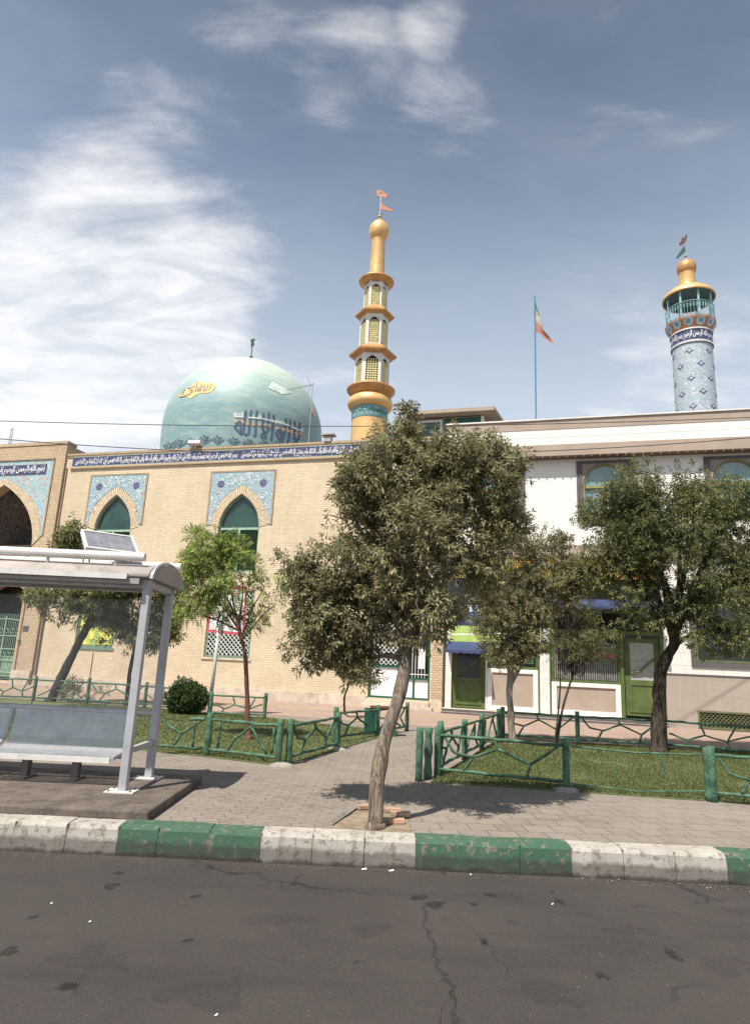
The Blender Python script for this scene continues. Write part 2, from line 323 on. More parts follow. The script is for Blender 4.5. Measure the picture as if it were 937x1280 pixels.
def kerb_mat(name, c1, c2, wear):
    m = bpy.data.materials.new(name); m.use_nodes = True; t = NT(m.node_tree); b = m.node_tree.nodes['Principled BSDF']
    o = t.n('ShaderNodeTexCoord').outputs['Object']; sp = t.n('ShaderNodeSeparateXYZ'); t.link(o, sp.inputs[0])
    c = t.mix(t.mapr(t.noise(o, 2.5, 6, .7), .3, .7), c1, c2)
    chip = t.noise(o, 11, 8, .75)
    c = t.mix(t.mapr(chip, .60 - wear * .12, .64 - wear * .12, 0, .85), c, (.20, .17, .145))
    c = t.mix(t.mapr(t.noise(t.mapping(o, (9, 1, 1.2)), 1., 6, .75), .5, .75, 0, .6), c, (.11, .09, .075))
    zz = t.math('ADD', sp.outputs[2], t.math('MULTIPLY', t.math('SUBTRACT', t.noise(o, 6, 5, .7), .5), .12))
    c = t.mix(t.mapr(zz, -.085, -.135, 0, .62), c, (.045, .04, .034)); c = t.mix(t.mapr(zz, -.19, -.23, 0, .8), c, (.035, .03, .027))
    t.link(c, b.inputs['Base Color']); b.inputs['Roughness'].default_value = .88; b.inputs['Specular IOR Level'].default_value = .15
    bn = t.n('ShaderNodeBump'); bn.inputs['Strength'].default_value = .8; bn.inputs['Distance'].default_value = .012
    t.link(chip, bn.inputs['Height']); t.link(bn.outputs[0], b.inputs['Normal']); return m
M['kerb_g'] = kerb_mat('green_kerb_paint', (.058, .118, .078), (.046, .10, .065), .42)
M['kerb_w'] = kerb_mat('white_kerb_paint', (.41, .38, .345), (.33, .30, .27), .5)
M['kerb_gd'] = M['kerb_g']
M['kerb_wd'] = M['kerb_w']
M['kerb_joint'] = mat('kerb_mortar', (.16, .135, .115), .95)
def grass_mat():
    m = bpy.data.materials.new('lawn'); m.use_nodes = True; t = NT(m.node_tree); b = m.node_tree.nodes['Principled BSDF']
    o = t.n('ShaderNodeTexCoord').outputs['Object']
    c = t.mix(t.mapr(t.noise(o, .8, 6, .7), .3, .7), (.095, .12, .038), (.14, .16, .06))
    c = t.mix(t.mapr(t.noise(o, 40, 4, .8), .35, .75, 0, .7), c, (.04, .045, .018))
    c = t.mix(t.mapr(t.noise(o, 1.6, 5, .7), .58, .75, 0, .7), c, (.20, .155, .09))
    t.link(c, b.inputs['Base Color']); b.inputs['Roughness'].default_value = .95; return m
M['lawn'] = grass_mat()

# ------------------------------------------------------------------ mesh builder
class MB:
    def __init__(s): s.v = []; s.f = []; s.m = []
    def add(s, vs, fs, mi=0):
        o = len(s.v); s.v += [tuple(v) for v in vs]; s.f += [tuple(i + o for i in f) for f in fs]
        s.m += ([mi] * len(fs) if isinstance(mi, int) else list(mi)); return s
    def box(s, x0, x1, y0, y1, z0, z1, mi=0):
        return s.add([(x0, y0, z0), (x1, y0, z0), (x1, y1, z0), (x0, y1, z0), (x0, y0, z1), (x1, y0, z1), (x1, y1, z1), (x0, y1, z1)],
                     [(0, 3, 2, 1), (4, 5, 6, 7), (0, 1, 5, 4), (1, 2, 6, 5), (2, 3, 7, 6), (3, 0, 4, 7)], mi)
    def tube(s, pts, rad, n=8, mi=0, caps=True, wob=0.):
        pts = [Vector(p) for p in pts]; rad = rad if hasattr(rad, '__len__') else [rad] * len(pts)
        vs = []; fs = []; up = None
        for i, p in enumerate(pts):
            t = (pts[min(i + 1, len(pts) - 1)] - pts[max(i - 1, 0)]).normalized()
            if up is None: up = Vector((0, 0, 1)) if abs(t.z) < .9 else Vector((0, 1, 0))
            a = t.cross(up)
            if a.length < 1e-4: a = t.cross(Vector((1, 0, 0)))
            a.normalize(); b = a.cross(t).normalized(); up = b
            for k in range(n):
                th = 2 * math.pi * k / n; rr = rad[i]
                if wob: rr *= 1 + wob * noise.noise(Vector((p.x * 4 + math.cos(th) * 1.2, p.y * 4 + math.sin(th) * 1.2, p.z * 4)))
                vs.append(p + a * math.cos(th) * rr + b * math.sin(th) * rr)
        for i in range(len(pts) - 1):
            for k in range(n): fs.append((i * n + k, i * n + (k + 1) % n, (i + 1) * n + (k + 1) % n, (i + 1) * n + k))
        if caps: fs += [tuple(range(n - 1, -1, -1)), tuple((len(pts) - 1) * n + k for k in range(n))]
        return s.add(vs, fs, mi)
    def lathe(s, prof, n=32, c=(0, 0), mi=0, ph=0.):
        vs = []; fs = []; mm = []
        for r, z in prof:
            for k in range(n):
                th = 2 * math.pi * (k + ph) / n; vs.append((c[0] + r * math.cos(th), c[1] + r * math.sin(th), z))
        for i in range(len(prof) - 1):
            for k in range(n): fs.append((i * n + k, i * n + (k + 1) % n, (i + 1) * n + (k + 1) % n, (i + 1) * n + k))
        return s.add(vs, fs, mi)
    def plate(s, outer, holes, y0, y1, mi=0, back=True, T=None):
        """flat plate in x-z with holes, front at y0, back at y1"""
        loops = [outer] + list(holes); polys = [[Vector((p[0], p[1], 0)) for p in l] for l in loops]
        flat = [p for l in loops for p in l]; N = len(flat); tri = tessellate_polygon(polys)
        vs = [(p[0], y0, p[1]) for p in flat] + [(p[0], y1, p[1]) for p in flat]; fs = []
        for a, b, c in tri:
            A, B, C_ = flat[a], flat[b], flat[c]
            cz = (B[0] - A[0]) * (C_[1] - A[1]) - (B[1] - A[1]) * (C_[0] - A[0])
            if abs(cz) < 1e-10: continue
            if cz < 0: a, b, c = c, b, a      # front faces -y
            fs.append((a, b, c))
            if back: fs.append((a + N, c + N, b + N))
        o = 0
        for l in loops:
            k = len(l)
            for i in range(k):
                a, b = o + i, o + (i + 1) % k; fs.append((a, b, b + N, a + N))
            o += k
        if T: vs = [T(v) for v in vs]
        return s.add(vs, fs, mi)
    def build(s, name, mats, parent=None, smooth=False, loc=None, uv=False):
        me = bpy.data.meshes.new(name); me.from_pydata(s.v, [], s.f)
        if not isinstance(mats, (list, tuple)): mats = [mats]
        for m in mats: me.materials.append(M[m] if isinstance(m, str) else m)
        if len(mats) > 1: me.polygons.foreach_set('material_index', s.m)
        if smooth: me.polygons.foreach_set('use_smooth', [True] * len(me.polygons))
        if uv:
            ul = me.uv_layers.new(name='UVMap')
            for lp in me.loops:
                co_ = s.v[lp.vertex_index]
                ul.data[lp.index].uv = uv(co_) if callable(uv) else (co_[0], co_[2])
        me.update(); o = bpy.data.objects.new(name, me); COL.objects.link(o)
        if parent: o.parent = parent
        if loc is not None: o.location = loc
        return o
def soften(o, w=.006, seg=2):
    md = o.modifiers.new('bevel', 'BEVEL'); md.width = w; md.segments = seg; md.limit_method = 'ANGLE'; md.angle_limit = R(40); return o
def tag(o, label=None, cat=None, group=None, kind=None):
    if label: o['label'] = label
    if cat: o['category'] = cat
    if group: o['group'] = group
    if kind: o['kind'] = kind
    return o
def empty(name, loc=(0, 0, 0), rz=0., label=None, cat=None, group=None):
    o = bpy.data.objects.new(name, None); COL.objects.link(o); o.location = loc; o.rotation_euler = (0, 0, rz); o.empty_display_size = .2
    return tag(o, label, cat, group)
def rect(x0, x1, z0, z1): return [(x0, z0), (x1, z0), (x1, z1), (x0, z1)]
def archpts(cx, hw, zb, zs, za, n=10, rd=None):
    """pointed arch outline, counter-clockwise from bottom left"""
    def q(t): # from springing (hw, zs) to apex (0, za)
        b = (hw * .98, zs + .62 * (za - zs)) if rd is None else (hw * rd, zs + .97 * (za - zs))
        return ((1 - t) ** 2 * hw + 2 * t * (1 - t) * b[0], (1 - t) ** 2 * zs + 2 * t * (1 - t) * b[1] + t * t * za)
    rt = [(cx + q(i / n)[0], q(i / n)[1]) for i in range(n + 1)]
    lf = [(cx - q(i / n)[0], q(i / n)[1]) for i in range(n - 1, -1, -1)]
    out = ([(cx - hw, zb), (cx + hw, zb)] if zb < zs - 1e-4 else []) + rt + lf
    return out
TH = math.atan(-.287); TX, TY = math.cos(TH), math.sin(TH)
def wp(s, off, z=0): return Vector((s * TX, 29 - off + s * TY, z))

# Arabic letters to presentation forms (isolated, final, initial, medial), laid right to left
AR = {'ا': 'ﺍﺎ', 'أ': 'ﺃﺄ', 'إ': 'ﺇﺈ', 'آ': 'ﺁﺂ', 'ب': 'ﺏﺐﺑﺒ', 'ت': 'ﺕﺖﺗﺘ', 'ث': 'ﺙﺚﺛﺜ', 'ج': 'ﺝﺞﺟﺠ', 'ح': 'ﺡﺢﺣﺤ', 'خ': 'ﺥﺦﺧﺨ',
      'د': 'ﺩﺪ', 'ذ': 'ﺫﺬ', 'ر': 'ﺭﺮ', 'ز': 'ﺯﺰ', 'س': 'ﺱﺲﺳﺴ', 'ش': 'ﺵﺶﺷﺸ', 'ص': 'ﺹﺺﺻﺼ', 'ض': 'ﺽﺾﺿﻀ', 'ط': 'ﻁﻂﻃﻄ', 'ع': 'ﻉﻊﻋﻌ',
      'غ': 'ﻍﻎﻏﻐ', 'ف': 'ﻑﻒﻓﻔ', 'ق': 'ﻕﻖﻗﻘ', 'ك': 'ﻙﻚﻛﻜ', 'ل': 'ﻝﻞﻟﻠ', 'م': 'ﻡﻢﻣﻤ', 'ن': 'ﻥﻦﻧﻨ', 'ه': 'ﻩﻪﻫﻬ', 'و': 'ﻭﻮ', 'ي': 'ﻱﻲﻳﻴ', 'ة': 'ﺓﺔ', 'ى': 'ﻯﻰ'}
def shape_ar(t):
    out = []
    for i, c in enumerate(t):
        if c not in AR: out.append(c); continue
        f = AR[c]; pj = i > 0 and t[i - 1] in AR and len(AR[t[i - 1]]) == 4; nj = i + 1 < len(t) and t[i + 1] in AR and len(f) == 4
        out.append(f[3] if pj and nj else f[2] if nj else f[1] if pj else f[0])
    return ''.join(reversed(out))
_tc = {}
def text_geo(txt, bold=.022):
    if txt in _tc: return _tc[txt]
    cu_ = bpy.data.curves.new('txt', 'FONT'); cu_.body = txt; cu_.size = 1; cu_.offset = bold; cu_.resolution_u = 3
    o = bpy.data.objects.new('txt', cu_); COL.objects.link(o)
    dg = bpy.context.evaluated_depsgraph_get(); dg.update(); me = o.evaluated_get(dg).to_mesh()
    vs = [tuple(v.co) for v in me.vertices]; fs = [tuple(p.vertices) for p in me.polygons]
    o.evaluated_get(dg).to_mesh_clear(); bpy.data.objects.remove(o); bpy.data.curves.remove(cu_)
    _tc[txt] = (vs, fs); return vs, fs
VERSE = 'بسم الله الرحمن الرحيم إنما يعمر مساجد الله من آمن بالله واليوم الآخر وأقام الصلاة وآتى الزكاة ولم يخش إلا الله فعسى أولئك أن يكونوا من المهتدين'
def text_band(mb, txt, x0, x1, zc, h, T, sx=None, mi=0):
    vs, fs = text_geo(txt)
    if not vs: return
    xs = [v[0] for v in vs]; ys = [v[1] for v in vs]; w_ = max(xs) - min(xs); hh = max(ys) - min(ys)
    k = h / hh; kx = (x1 - x0) / w_ if sx is None else sx
    mb.add([T((x0 + (v[0] - min(xs)) * kx, zc - h / 2 + (v[1] - min(ys)) * k)) for v in vs], fs, mi)

# ------------------------------------------------------------------ ground
g = MB(); g.add([(-700, -700, -.30), (700, -700, -.30), (700, 900, -.30), (-700, 900, -.30)], [(0, 1, 2, 3)]); tag(g.build('ground', 'concrete'), kind='structure')
g = MB(); g.add([(-300, -14, -.24), (300, -14, -.24), (300, 6.9, -.24), (-300, 6.9, -.24)], [(0, 1, 2, 3)]); tag(g.build('road', 'asphalt'), kind='structure')
g = MB(); g.box(-300, 300, 6.96, 80, -.28, 0.); tag(g.build('pavement', 'paver'), kind='structure')
# paving along the facades, slightly pink, with an ochre strip
ft = MB(); v = [wp(-30, 9.2, .004), wp(30, 9.2, .004), wp(30, 1.5, .004), wp(-30, 1.5, .004)]; ft.add(v, [(0, 1, 2, 3)]); tag(ft.build('facade_pavement', 'pinkpave'), kind='structure')
ft = MB()
for a, b in ((5.3, 5.0),): ft.add([wp(-30, a, .008), wp(6, a, .008), wp(6, b, .008), wp(-30, b, .008)], [(0, 1, 2, 3)])
tag(ft.build('paving_strip', 'yellowpave'), kind='structure')

def stain_mat(name, col, dens):
    m = bpy.data.materials.new(name); m.use_nodes = True; t = NT(m.node_tree); b = m.node_tree.nodes['Principled BSDF']
    o = t.n('ShaderNodeTexCoord').outputs['Object']; b.inputs['Base Color'].default_value = c4(col); b.inputs['Roughness'].default_value = .75
    t.link(t.mapr(t.noise(o, 22, 6, .8), .35, .6, dens * .35, dens), b.inputs['Alpha']); return m
M['bark_p'] = bark_mat('speckled_pale_bark', (.40, .35, .30), (.15, .12, .095))
M['oil'] = stain_mat('oil_stain', (.016, .014, .013), .55); M['tar'] = stain_mat('tar_crack', (.016, .014, .013), .33); M['damp'] = stain_mat('old_stain', (.022, .018, .016), .12)
def stain(px_, py_, w_, h_, mt, z=-.2375):
    c = gz(px_, py_, -.24); n_ = 26; sc = c.y / F; ph = random.random() * 9; b = MB()
    b.add([(c.x + w_ * sc * math.cos(a) * (.7 + .6 * noise.noise(Vector((math.cos(a) * 1.6 + ph, math.sin(a) * 1.6, ph)))), c.y + h_ * sc * math.sin(a) * 3.5 * (.7 + .6 * noise.noise(Vector((math.cos(a) * 1.6, ph, math.sin(a) * 1.6)))), z) for a in np.linspace(0, 2 * math.pi, n_, endpoint=False)], [tuple(range(n_))])
    return tag(b.build('road_stain', mt), kind='structure')
for k, q in enumerate(((140, 1108, 13, 5), (148, 1092, 8, 3), (545, 1131, 15, 5), (524, 1122, 12, 5), (592, 1131, 6, 2.5), (613, 1119, 11, 3), (245, 1121, 7, 3), (366, 1106, 5, 2), (42, 1147, 6, 3), (700, 1128, 9, 3), (235, 1176, 7, 3), (690, 1115, 4, 2), (842, 1194, 12, 6), (605, 1178, 8, 4), (752, 1220, 9, 5), (10, 1190, 12, 6))): stain(*q, 'oil', -.2375 + k * .00005)
for k, q in enumerate(((465, 1162, 30, 8), (800, 1165, 45, 9), (900, 1205, 38, 12), (640, 1122, 30, 6), (120, 1200, 60, 14), (350, 1150, 45, 9), (925, 1140, 30, 7), (690, 1240, 50, 14), (250, 1245, 60, 15))): stain(*q, 'damp', -.2386 + k * .00005)
def crack(pts, w_):
    P_ = [gz(x_, y_, -.24) for x_, y_ in pts]; fine = []
    for i in range(len(P_) - 1):
        for k in range(14): fine.append(P_[i].lerp(P_[i + 1], k / 14))
    vs = []
    for i, p in enumerate(fine):
        d = (fine[min(i + 1, len(fine) - 1)] - fine[max(i - 1, 0)]).normalized(); n_ = Vector((-d.y, d.x, 0)); j = noise.noise(p * 9) * .05; ww = w_ * (.4 + abs(noise.noise(p * 14)) * 2.2)
        q = p + n_ * j; vs += [(q.x + n_.x * ww, q.y + n_.y * ww, -.2368), (q.x - n_.x * ww, q.y - n_.y * ww, -.2368)]
    b = MB(); b.add(vs, [(2 * i, 2 * i + 1, 2 * i + 3, 2 * i + 2) for i in range(len(fine) - 1)]); return tag(b.build('road_crack', 'tar'), kind='structure')
crack([(532, 1130), (530, 1155), (541, 1185), (548, 1210), (566, 1240), (572, 1290)], .016); crack([(545, 1128), (590, 1160), (618, 1190), (640, 1225)], .005)
crack([(566, 1240), (556, 1262), (545, 1290)], .006)
# grit and dust in the gutter
b = MB()
for k in range(2600):
    x_ = random.uniform(-4.5, 5); y_ = 6.70 - abs(random.gauss(0, .09)) if k % 3 else random.uniform(3.2, 6.6); s_ = random.uniform(.0015, .006); a = random.random() * 6
    b.add([(x_ + s_ * math.cos(a), y_ + s_ * math.sin(a), -.2382), (x_ + s_ * math.cos(a + 2), y_ + s_ * math.sin(a + 2), -.2382), (x_ + s_ * math.cos(a + 4), y_ + s_ * math.sin(a + 4), -.2382), (x_, y_, -.2382 + s_)], [(0, 1, 3), (1, 2, 3), (2, 0, 3)])
tag(b.build('gutter_grit', mat('grit', (.17, .15, .13), .95, .4, 40)), 'loose grit and dust collected along the kerb', 'grit', kind='stuff')

# kerb: cast stones 0.54 m long, painted in turns of three
kb = MB(); L0 = .487; i = -60
while i < 80:
    x = .534 + i * L0 + (.12 if i < -5 else 0); L = L0 - (.12 if i == -6 else 0); c = (i // 3) % 2; dz = random.uniform(-.006, .006); dy = random.uniform(-.008, .008)
    gp_ = .0005 if c == 0 else .003; x0, x1 = x + gp_, x + L - gp_
    seg = 6
    def prof(j, xx):
        w1 = random.uniform(-.006, .006)
        return [(xx, 6.725 + dy + w1 * .4, -.26), (xx, 6.735 + dy + w1 * .4, -.125 + w1), (xx, 6.748 + dy + w1 * .3, -.018 + dz), (xx, 6.775 + dy, .016 + dz + w1 * .3), (xx, 6.99, .02 + dz), (xx, 6.99, -.26)]
    vs = []; fs = []; mi = []
    for j in range(seg + 1): vs += prof(j, x0 + (x1 - x0) * j / seg)
    for j in range(seg):
        for k in range(5):
            fs.append((j * 6 + k, (j + 1) * 6 + k, (j + 1) * 6 + k + 1, j * 6 + k + 1)); mi.append((2 if c == 0 else 3) if k == 0 else (0 if c == 0 else 1))
    fs += [tuple(range(5, -1, -1)), tuple(seg * 6 + k for k in range(6))]; mi += [0 if c == 0 else 1] * 2
    kb.add(vs, fs, mi); kb.box(x1 - .004, x1 + .010, 6.745, 6.985, -.25, .010, 0 if c == 0 and i % 3 != 2 else 4)
    i += 1
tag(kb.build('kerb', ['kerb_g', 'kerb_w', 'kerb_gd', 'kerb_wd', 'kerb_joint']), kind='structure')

def lawn(name, pts, z=.018):
    v = [(p[0], p[1], z) for p in pts]; b = MB(); b.add(v + [(a, c, 0.001) for a, c, _ in v], [tuple(range(len(v)))] + [(k, (k + 1) % len(v), (k + 1) % len(v) + len(v), k + len(v)) for k in range(len(v))])
    return tag(b.build(name, 'lawn'), kind='structure')
lawnL = [(-14, 12.6), (-6.5, 12.4), (-3.7, 11.9), (-2.62, 11.5), (-1.3, 10.9), (-.42, 13.4), (.85, 17.3), (-1.2, 18.4), (-2.7, 19.4), (-6.4, 20.9), (-14, 22.9)]
lawnR = [(.98, 10.05), (2.9, 9.82), (5.3, 9.5), (14, 8.3), (16, 15.0), (9.2, 16.2), (3.23, 16.6)]
lawn('lawn', lawnL); lawn('lawn', lawnR)

def inside(px_, py_, poly):
    c = np.zeros(len(px_), bool); n = len(poly)
    for i in range(n):
        x1, y1 = poly[i][:2]; x2, y2 = poly[(i + 1) % n][:2]
        c ^= ((y1 > py_) != (y2 > py_)) & (px_ < (x2 - x1) * (py_ - y1) / (y2 - y1 + 1e-12) + x1)
    return c
def quick_mesh(name, V, Fc, mat_, tint=None, parent=None):
    """V (n,3); Fc (m,3) triangles"""
    me = bpy.data.meshes.new(name); me.vertices.add(len(V)); me.vertices.foreach_set('co', V.astype(np.float32).ravel())
    me.loops.add(Fc.size); me.loops.foreach_set('vertex_index', Fc.astype(np.int32).ravel()); me.polygons.add(len(Fc))
    me.polygons.foreach_set('loop_start', np.arange(0, Fc.size, 3, dtype=np.int32)); me.update(calc_edges=True)
    if tint is not None:
        a = me.attributes.new('tint', 'FLOAT', 'POINT'); a.data.foreach_set('value', tint.astype(np.float32))
    me.materials.append(M[mat_]); o = bpy.data.objects.new(name, me); COL.objects.link(o)
    if parent: o.parent = parent
    return o
def sn(p, f, seed=0):
    q = p * f + seed * 7.31
    return (np.sin(q[:, 0] + 1.7 * np.sin(q[:, 1])) + np.sin(q[:, 1] * 1.3 + 1.4 * np.sin(q[:, 2] + 2)) + np.sin(q[:, 2] * 1.1 + 1.9 * np.sin(q[:, 0] * .9 + 1))) / 3
def grass(name, poly, n, near):
    xs = np.array([p[0] for p in poly]); ys = np.array([p[1] for p in poly])
    u = rng.random(n * 3) ** 1.6
    X = rng.uniform(max(xs.min(), -9), min(xs.max(), 10), n * 3); Y = ys.min() + (ys.max() - ys.min()) * u
    ok = inside(X, Y, poly); X, Y = X[ok][:n], Y[ok][:n]; k = len(X)
    P3 = np.stack([X, Y, np.zeros(k)], 1); nn_ = sn(P3, 2.3, 1); ok = nn_ + rng.random(k) * .9 > -.12; X, Y = X[ok], Y[ok]; k = len(X); P3 = P3[ok]
    h = rng.uniform(.02, .042, k); w_ = rng.uniform(.004, .009, k) * (1 + (Y - ys.min()) * .10); th = rng.uniform(0, 6.28, k); lean = rng.normal(0, .022, (k, 2))
    a = np.stack([X - np.cos(th) * w_, Y - np.sin(th) * w_, np.full(k, .015)], 1); b = np.stack([X + np.cos(th) * w_, Y + np.sin(th) * w_, np.full(k, .015)], 1)
    c = np.stack([X + lean[:, 0], Y + lean[:, 1], .018 + h], 1)
    V = np.stack([a, b, c], 1).reshape(-1, 3); Fc = np.arange(len(V)).reshape(-1, 3)
    t_ = np.clip(.45 + .25 * sn(P3, 1.1, 3) + rng.normal(0, .2, k), 0, 1)
    return tag(quick_mesh(name, V, Fc, 'grass_b', np.repeat(t_, 3)), 'short patchy green grass on the fenced lawns', 'grass', kind='stuff')
grass('grass', lawnL, 60000, 0); grass('grass', lawnR, 90000, 0)

# dry soil patch at the front tree with low edging, straw under the pale tree
d = MB(); d.add([(-.36, 7.0, .006), (.50, 7.0, .006), (.50, 7.75, .006), (.15, 8.0, .006), (-.02, 7.95, .006)], [(0, 1, 2, 3, 4)]); tag(d.build('tree_pit_soil', 'dirt'), kind='structure')
d = MB(); c0 = gz(640, 925)
pp = [(c0.x + math.cos(a) * 1.1 * random.uniform(.7, 1.1), c0.y - .35 + math.sin(a) * .9 * random.uniform(.7, 1.1), .026) for a in np.linspace(0, 6.1, 18)]
d.add(pp, [tuple(range(18))]); tag(d.build('bare_soil', 'dirt'), kind='structure')

# ------------------------------------------------------------------ brick mosque building
def arch_ring(mb, cx, hi, ho, zs_i, zs_o, za_i, za_o, y0, y1, n=26, leg=0.):
    a = archpts(cx, hi, zs_i, zs_i, za_i, n); b = archpts(cx, ho, zs_o, zs_o, za_o, n)
    if leg:
        a = [(cx + hi, zs_i - leg)] + a + [(cx - hi, zs_i - leg)]; b = [(cx + ho, zs_i - leg)] + b + [(cx - ho, zs_i - leg)]
    for i in range(len(a) - 1):
        (ax, az), (bx, bz) = a[i], a[i + 1]; (cx_, cz), (dx, dz) = b[i], b[i + 1]
        for t0, t1, mi, yy in ((0, .72, 0, y0), (.72, 1, 1, y0 + .008)):
            L4 = lambda p, q, t: (p[0] + (q[0] - p[0]) * t, p[1] + (q[1] - p[1]) * t)
            p0, p1 = L4(a[i], a[i + 1], t0), L4(a[i], a[i + 1], t1); q0, q1 = L4(b[i], b[i + 1], t0), L4(b[i], b[i + 1], t1)
            vs = [(p0[0], yy, p0[1]), (q0[0], yy, q0[1]), (q1[0], yy, q1[1]), (p1[0], yy, p1[1]), (p0[0], y1, p0[1]), (q0[0], y1, q0[1]), (q1[0], y1, q1[1]), (p1[0], y1, p1[1])]
            mb.add(vs, [(0, 1, 2, 3), (4, 7, 6, 5), (0, 4, 5, 1), (1, 5, 6, 2), (2, 6, 7, 3), (3, 7, 4, 0)], mi)

A = empty('brick_building', (0, 27, 0), TH, 'long buff brick mosque building with pointed arch windows and a blue inscription frieze', 'building')
uB, uC = archpts(-12.83, 1.0, 5.3, 7.27, 8.97), archpts(-6.27, 1.0, 5.3, 7.3, 8.85)
wall = MB()
wall.plate(rect(-16.0, 2.99, 0, 11.0), [uB, uC, rect(-14, -11.95, 1.8, 4.7), rect(-7.36, -5.2, 1.62, 4.5), rect(.05, 2.52, .36, 3.45)], 0, .32)
wall.box(-16, 2.99, .32, .36, 0, .36); wall.box(-16, 2.99, 11.5, 12, 0, 11.0); wall.box(2.69, 2.99, .36, 11.5, 0, 10.9)
wall.build('wall', 'brick', A)
b = MB(); b.box(-16, 2.6, .4, 11.4, 10.55, 10.65); b.build('roof', 'asph_roof', A)
b = MB(); b.box(2.58, 3.02, -.06, -.004, .3, 10.35); b.build('pilaster', 'brick2', A)
b = MB()   # cap course of upright bricks
x = -15.96
while x < 2.95:
    b.box(x, x + .085, -.07, .34, 11.0, 11.11 + random.uniform(0, .01), 0); x += .1
b.box(-15.96, 2.98, -.045, .33, 10.93, 11.0, 0)
b.build('brick_coping', 'brick2', A)
b = MB(); b.box(-15.7, 2.95, -.05, -.003, 10.40, 10.44); b.box(-15.7, 2.95, -.085, -.003, 10.32, 10.395); b.build('brick_string_course', 'brick2', A)
b = MB(); b.box(-15.62, 2.5, -.035, -.003, 10.445, 10.925); fr = b.build('inscription_frieze', 'navy', A)
b = MB(); txt = shape_ar(VERSE)
for k in range(2):
    x0 = -15.45 + k * 9.0; text_band(b, txt, x0, x0 + 8.8, 10.69, .46, lambda p: (p[0], -.04, p[1]))
for k in range(150):   # vine strokes and marks between the letters
    x0 = random.uniform(-15.5, 2.2); z0 = random.uniform(10.5, 10.86); w_ = random.uniform(.1, .35); h_ = random.uniform(-.12, .12)
    b.tube([(x0 + w_ * t_, -.040, z0 + h_ * math.sin(t_ * 3)) for t_ in (0, .3, .6, 1)], .012, 3)
b.build('inscription', 'script', fr)
b = MB(); b.box(-15.62, 2.5, -.043, -.036, 10.445, 10.465); b.box(-15.62, 2.5, -.043, -.036, 10.905, 10.925); b.build('border', 'turq', fr)
# stone plinth
for x0, x1 in ((-15.95, -7.3), (-7.3, -2.), (-2., .03), (2.54, 3.0)):
    b = MB(); b.box(x0 + .004, x1 - .004, -.07, -.003, 0, .42 + random.uniform(-.01, .01)); b.build('plinth', 'limestone', A)
b = MB(); b.box(2.52, 3.04, -.16, -.075, 0, .30); soften(b.build('pilaster_foot', 'limestone', A), .01)
b = MB(); b.box(-.12, 2.7, -.42, -.075, 0, .13); b.box(0, 2.56, -.30, -.075, .13, .30); soften(b.build('door_step', 'limestone', A), .01)

def tile_spandrel(cx, L0, R0, zb, zt, ho, zs_o, za_o, mat_, par, y0=-.03, roset=True):
    ring = archpts(cx, ho, zs_o, zs_o, za_o, 16)   # right spring -> apex -> left spring
    outer = [(L0, zb), (ring[-1][0], zb)] + list(reversed(ring)) + [(ring[0][0], zb), (R0, zb), (R0, zt), (L0, zt)]
    outer = list(reversed(outer))
    pb_ = MB(); pb_.plate(outer, [], y0, -.003)
    b = MB(); e = .07
    b.box(L0 - e, L0, y0 - .015, -.003, zb, zt + e); b.box(R0, R0 + e, y0 - .015, -.003, zb, zt + e); b.box(L0, R0, y0 - .015, -.003, zt, zt + e)
    bord = b
    if roset:
        b = pb_
        for xx in (L0 + .5, R0 - .5):
            for k in range(8):
                a = k * math.pi / 4; 0
                cxx, czz = xx + .13 * math.cos(a), zt - .55 + .13 * math.sin(a)
                b.add([(cxx + .065 * math.cos(j * 1.047), y0 - .004, czz + .065 * math.sin(j * 1.047)) for j in range(6)], [tuple(range(6))], 1)
            b.add([(xx + .08 * math.cos(j * .785), y0 - .004, zt - .55 + .08 * math.sin(j * .785)) for j in range(8)], [tuple(range(8))], 1)
        # pale scrolls
        for sgn, ox in ((1, L0), (-1, R0)):
            for (dx, dz, r_) in ((.45, 1.15, .24), (.95, .45, .26), (.32, 1.7, .16), (1.4, .32, .18)):
                pts = [(ox + sgn * dx + r_ * (1 - t_ / 16) * math.cos(t_ * .62), y0 - .003, zt - dz + r_ * (1 - t_ / 16) * math.sin(t_ * .62)) for t_ in range(15)]
                b.tube(pts, .014, 4, 2)
    o = pb_.build('tile_panel', [mat_, 'violet', 'script'], par, uv=True); bord.build('brick_border', 'brick_dk', o)
    return o
def arched_window(cx, op, zb, zs, za, par, hw=1.0):
    rg = MB(); arch_ring(rg, cx, hw, hw + .42, zs, zs + .12, za, za + .42, -.022, .25, 22, 0.); rg.build('brick_arch', ['vouss', 'brick_dk'], par)
    inn = archpts(cx, hw - .09, zb + .09, zs, za - .13); ou = archpts(cx, hw - .005, zb + .005, zs, za - .008)
    b = MB(); b.plate(ou, [inn], .12, .22); fr_ = b.build('window', 'green_f', par)
    b = MB(); b.plate(archpts(cx, hw - .08, zb + .08, zs, za - .12), [], .19, .21); b.build('glass', 'glass_dk', fr_)
    b = MB(); b.box(cx - hw + .09, cx + hw - .09, .10, .185, zs - .10, zs); b.box(cx - .045, cx + .045, .10, .185, zb + .09, zs - .102); b.build('transom', 'grille', fr_)
    b = MB()
    for x0, x1 in ((cx - hw + .1, cx - .05), (cx + .05, cx + hw - .1)):
        z = zb + .1
        while z < zs - .16: b.add([(x0, .185, z), (x1, .185, z), (x1, .150, z + .055), (x0, .150, z + .055)], [(0, 1, 2, 3)]); z += .06
    b.build('green_blind', 'green_sh', fr_)
    return fr_
arched_window(-12.83, uB, 5.3, 7.27, 8.97, A); arched_window(-6.27, uC, 5.3, 7.3, 8.85, A)
tile_spandrel(-12.83, -14.36, -11.3, 7.5, 9.92, 1.42, 7.5, 9.39, 'tile_pale', A)
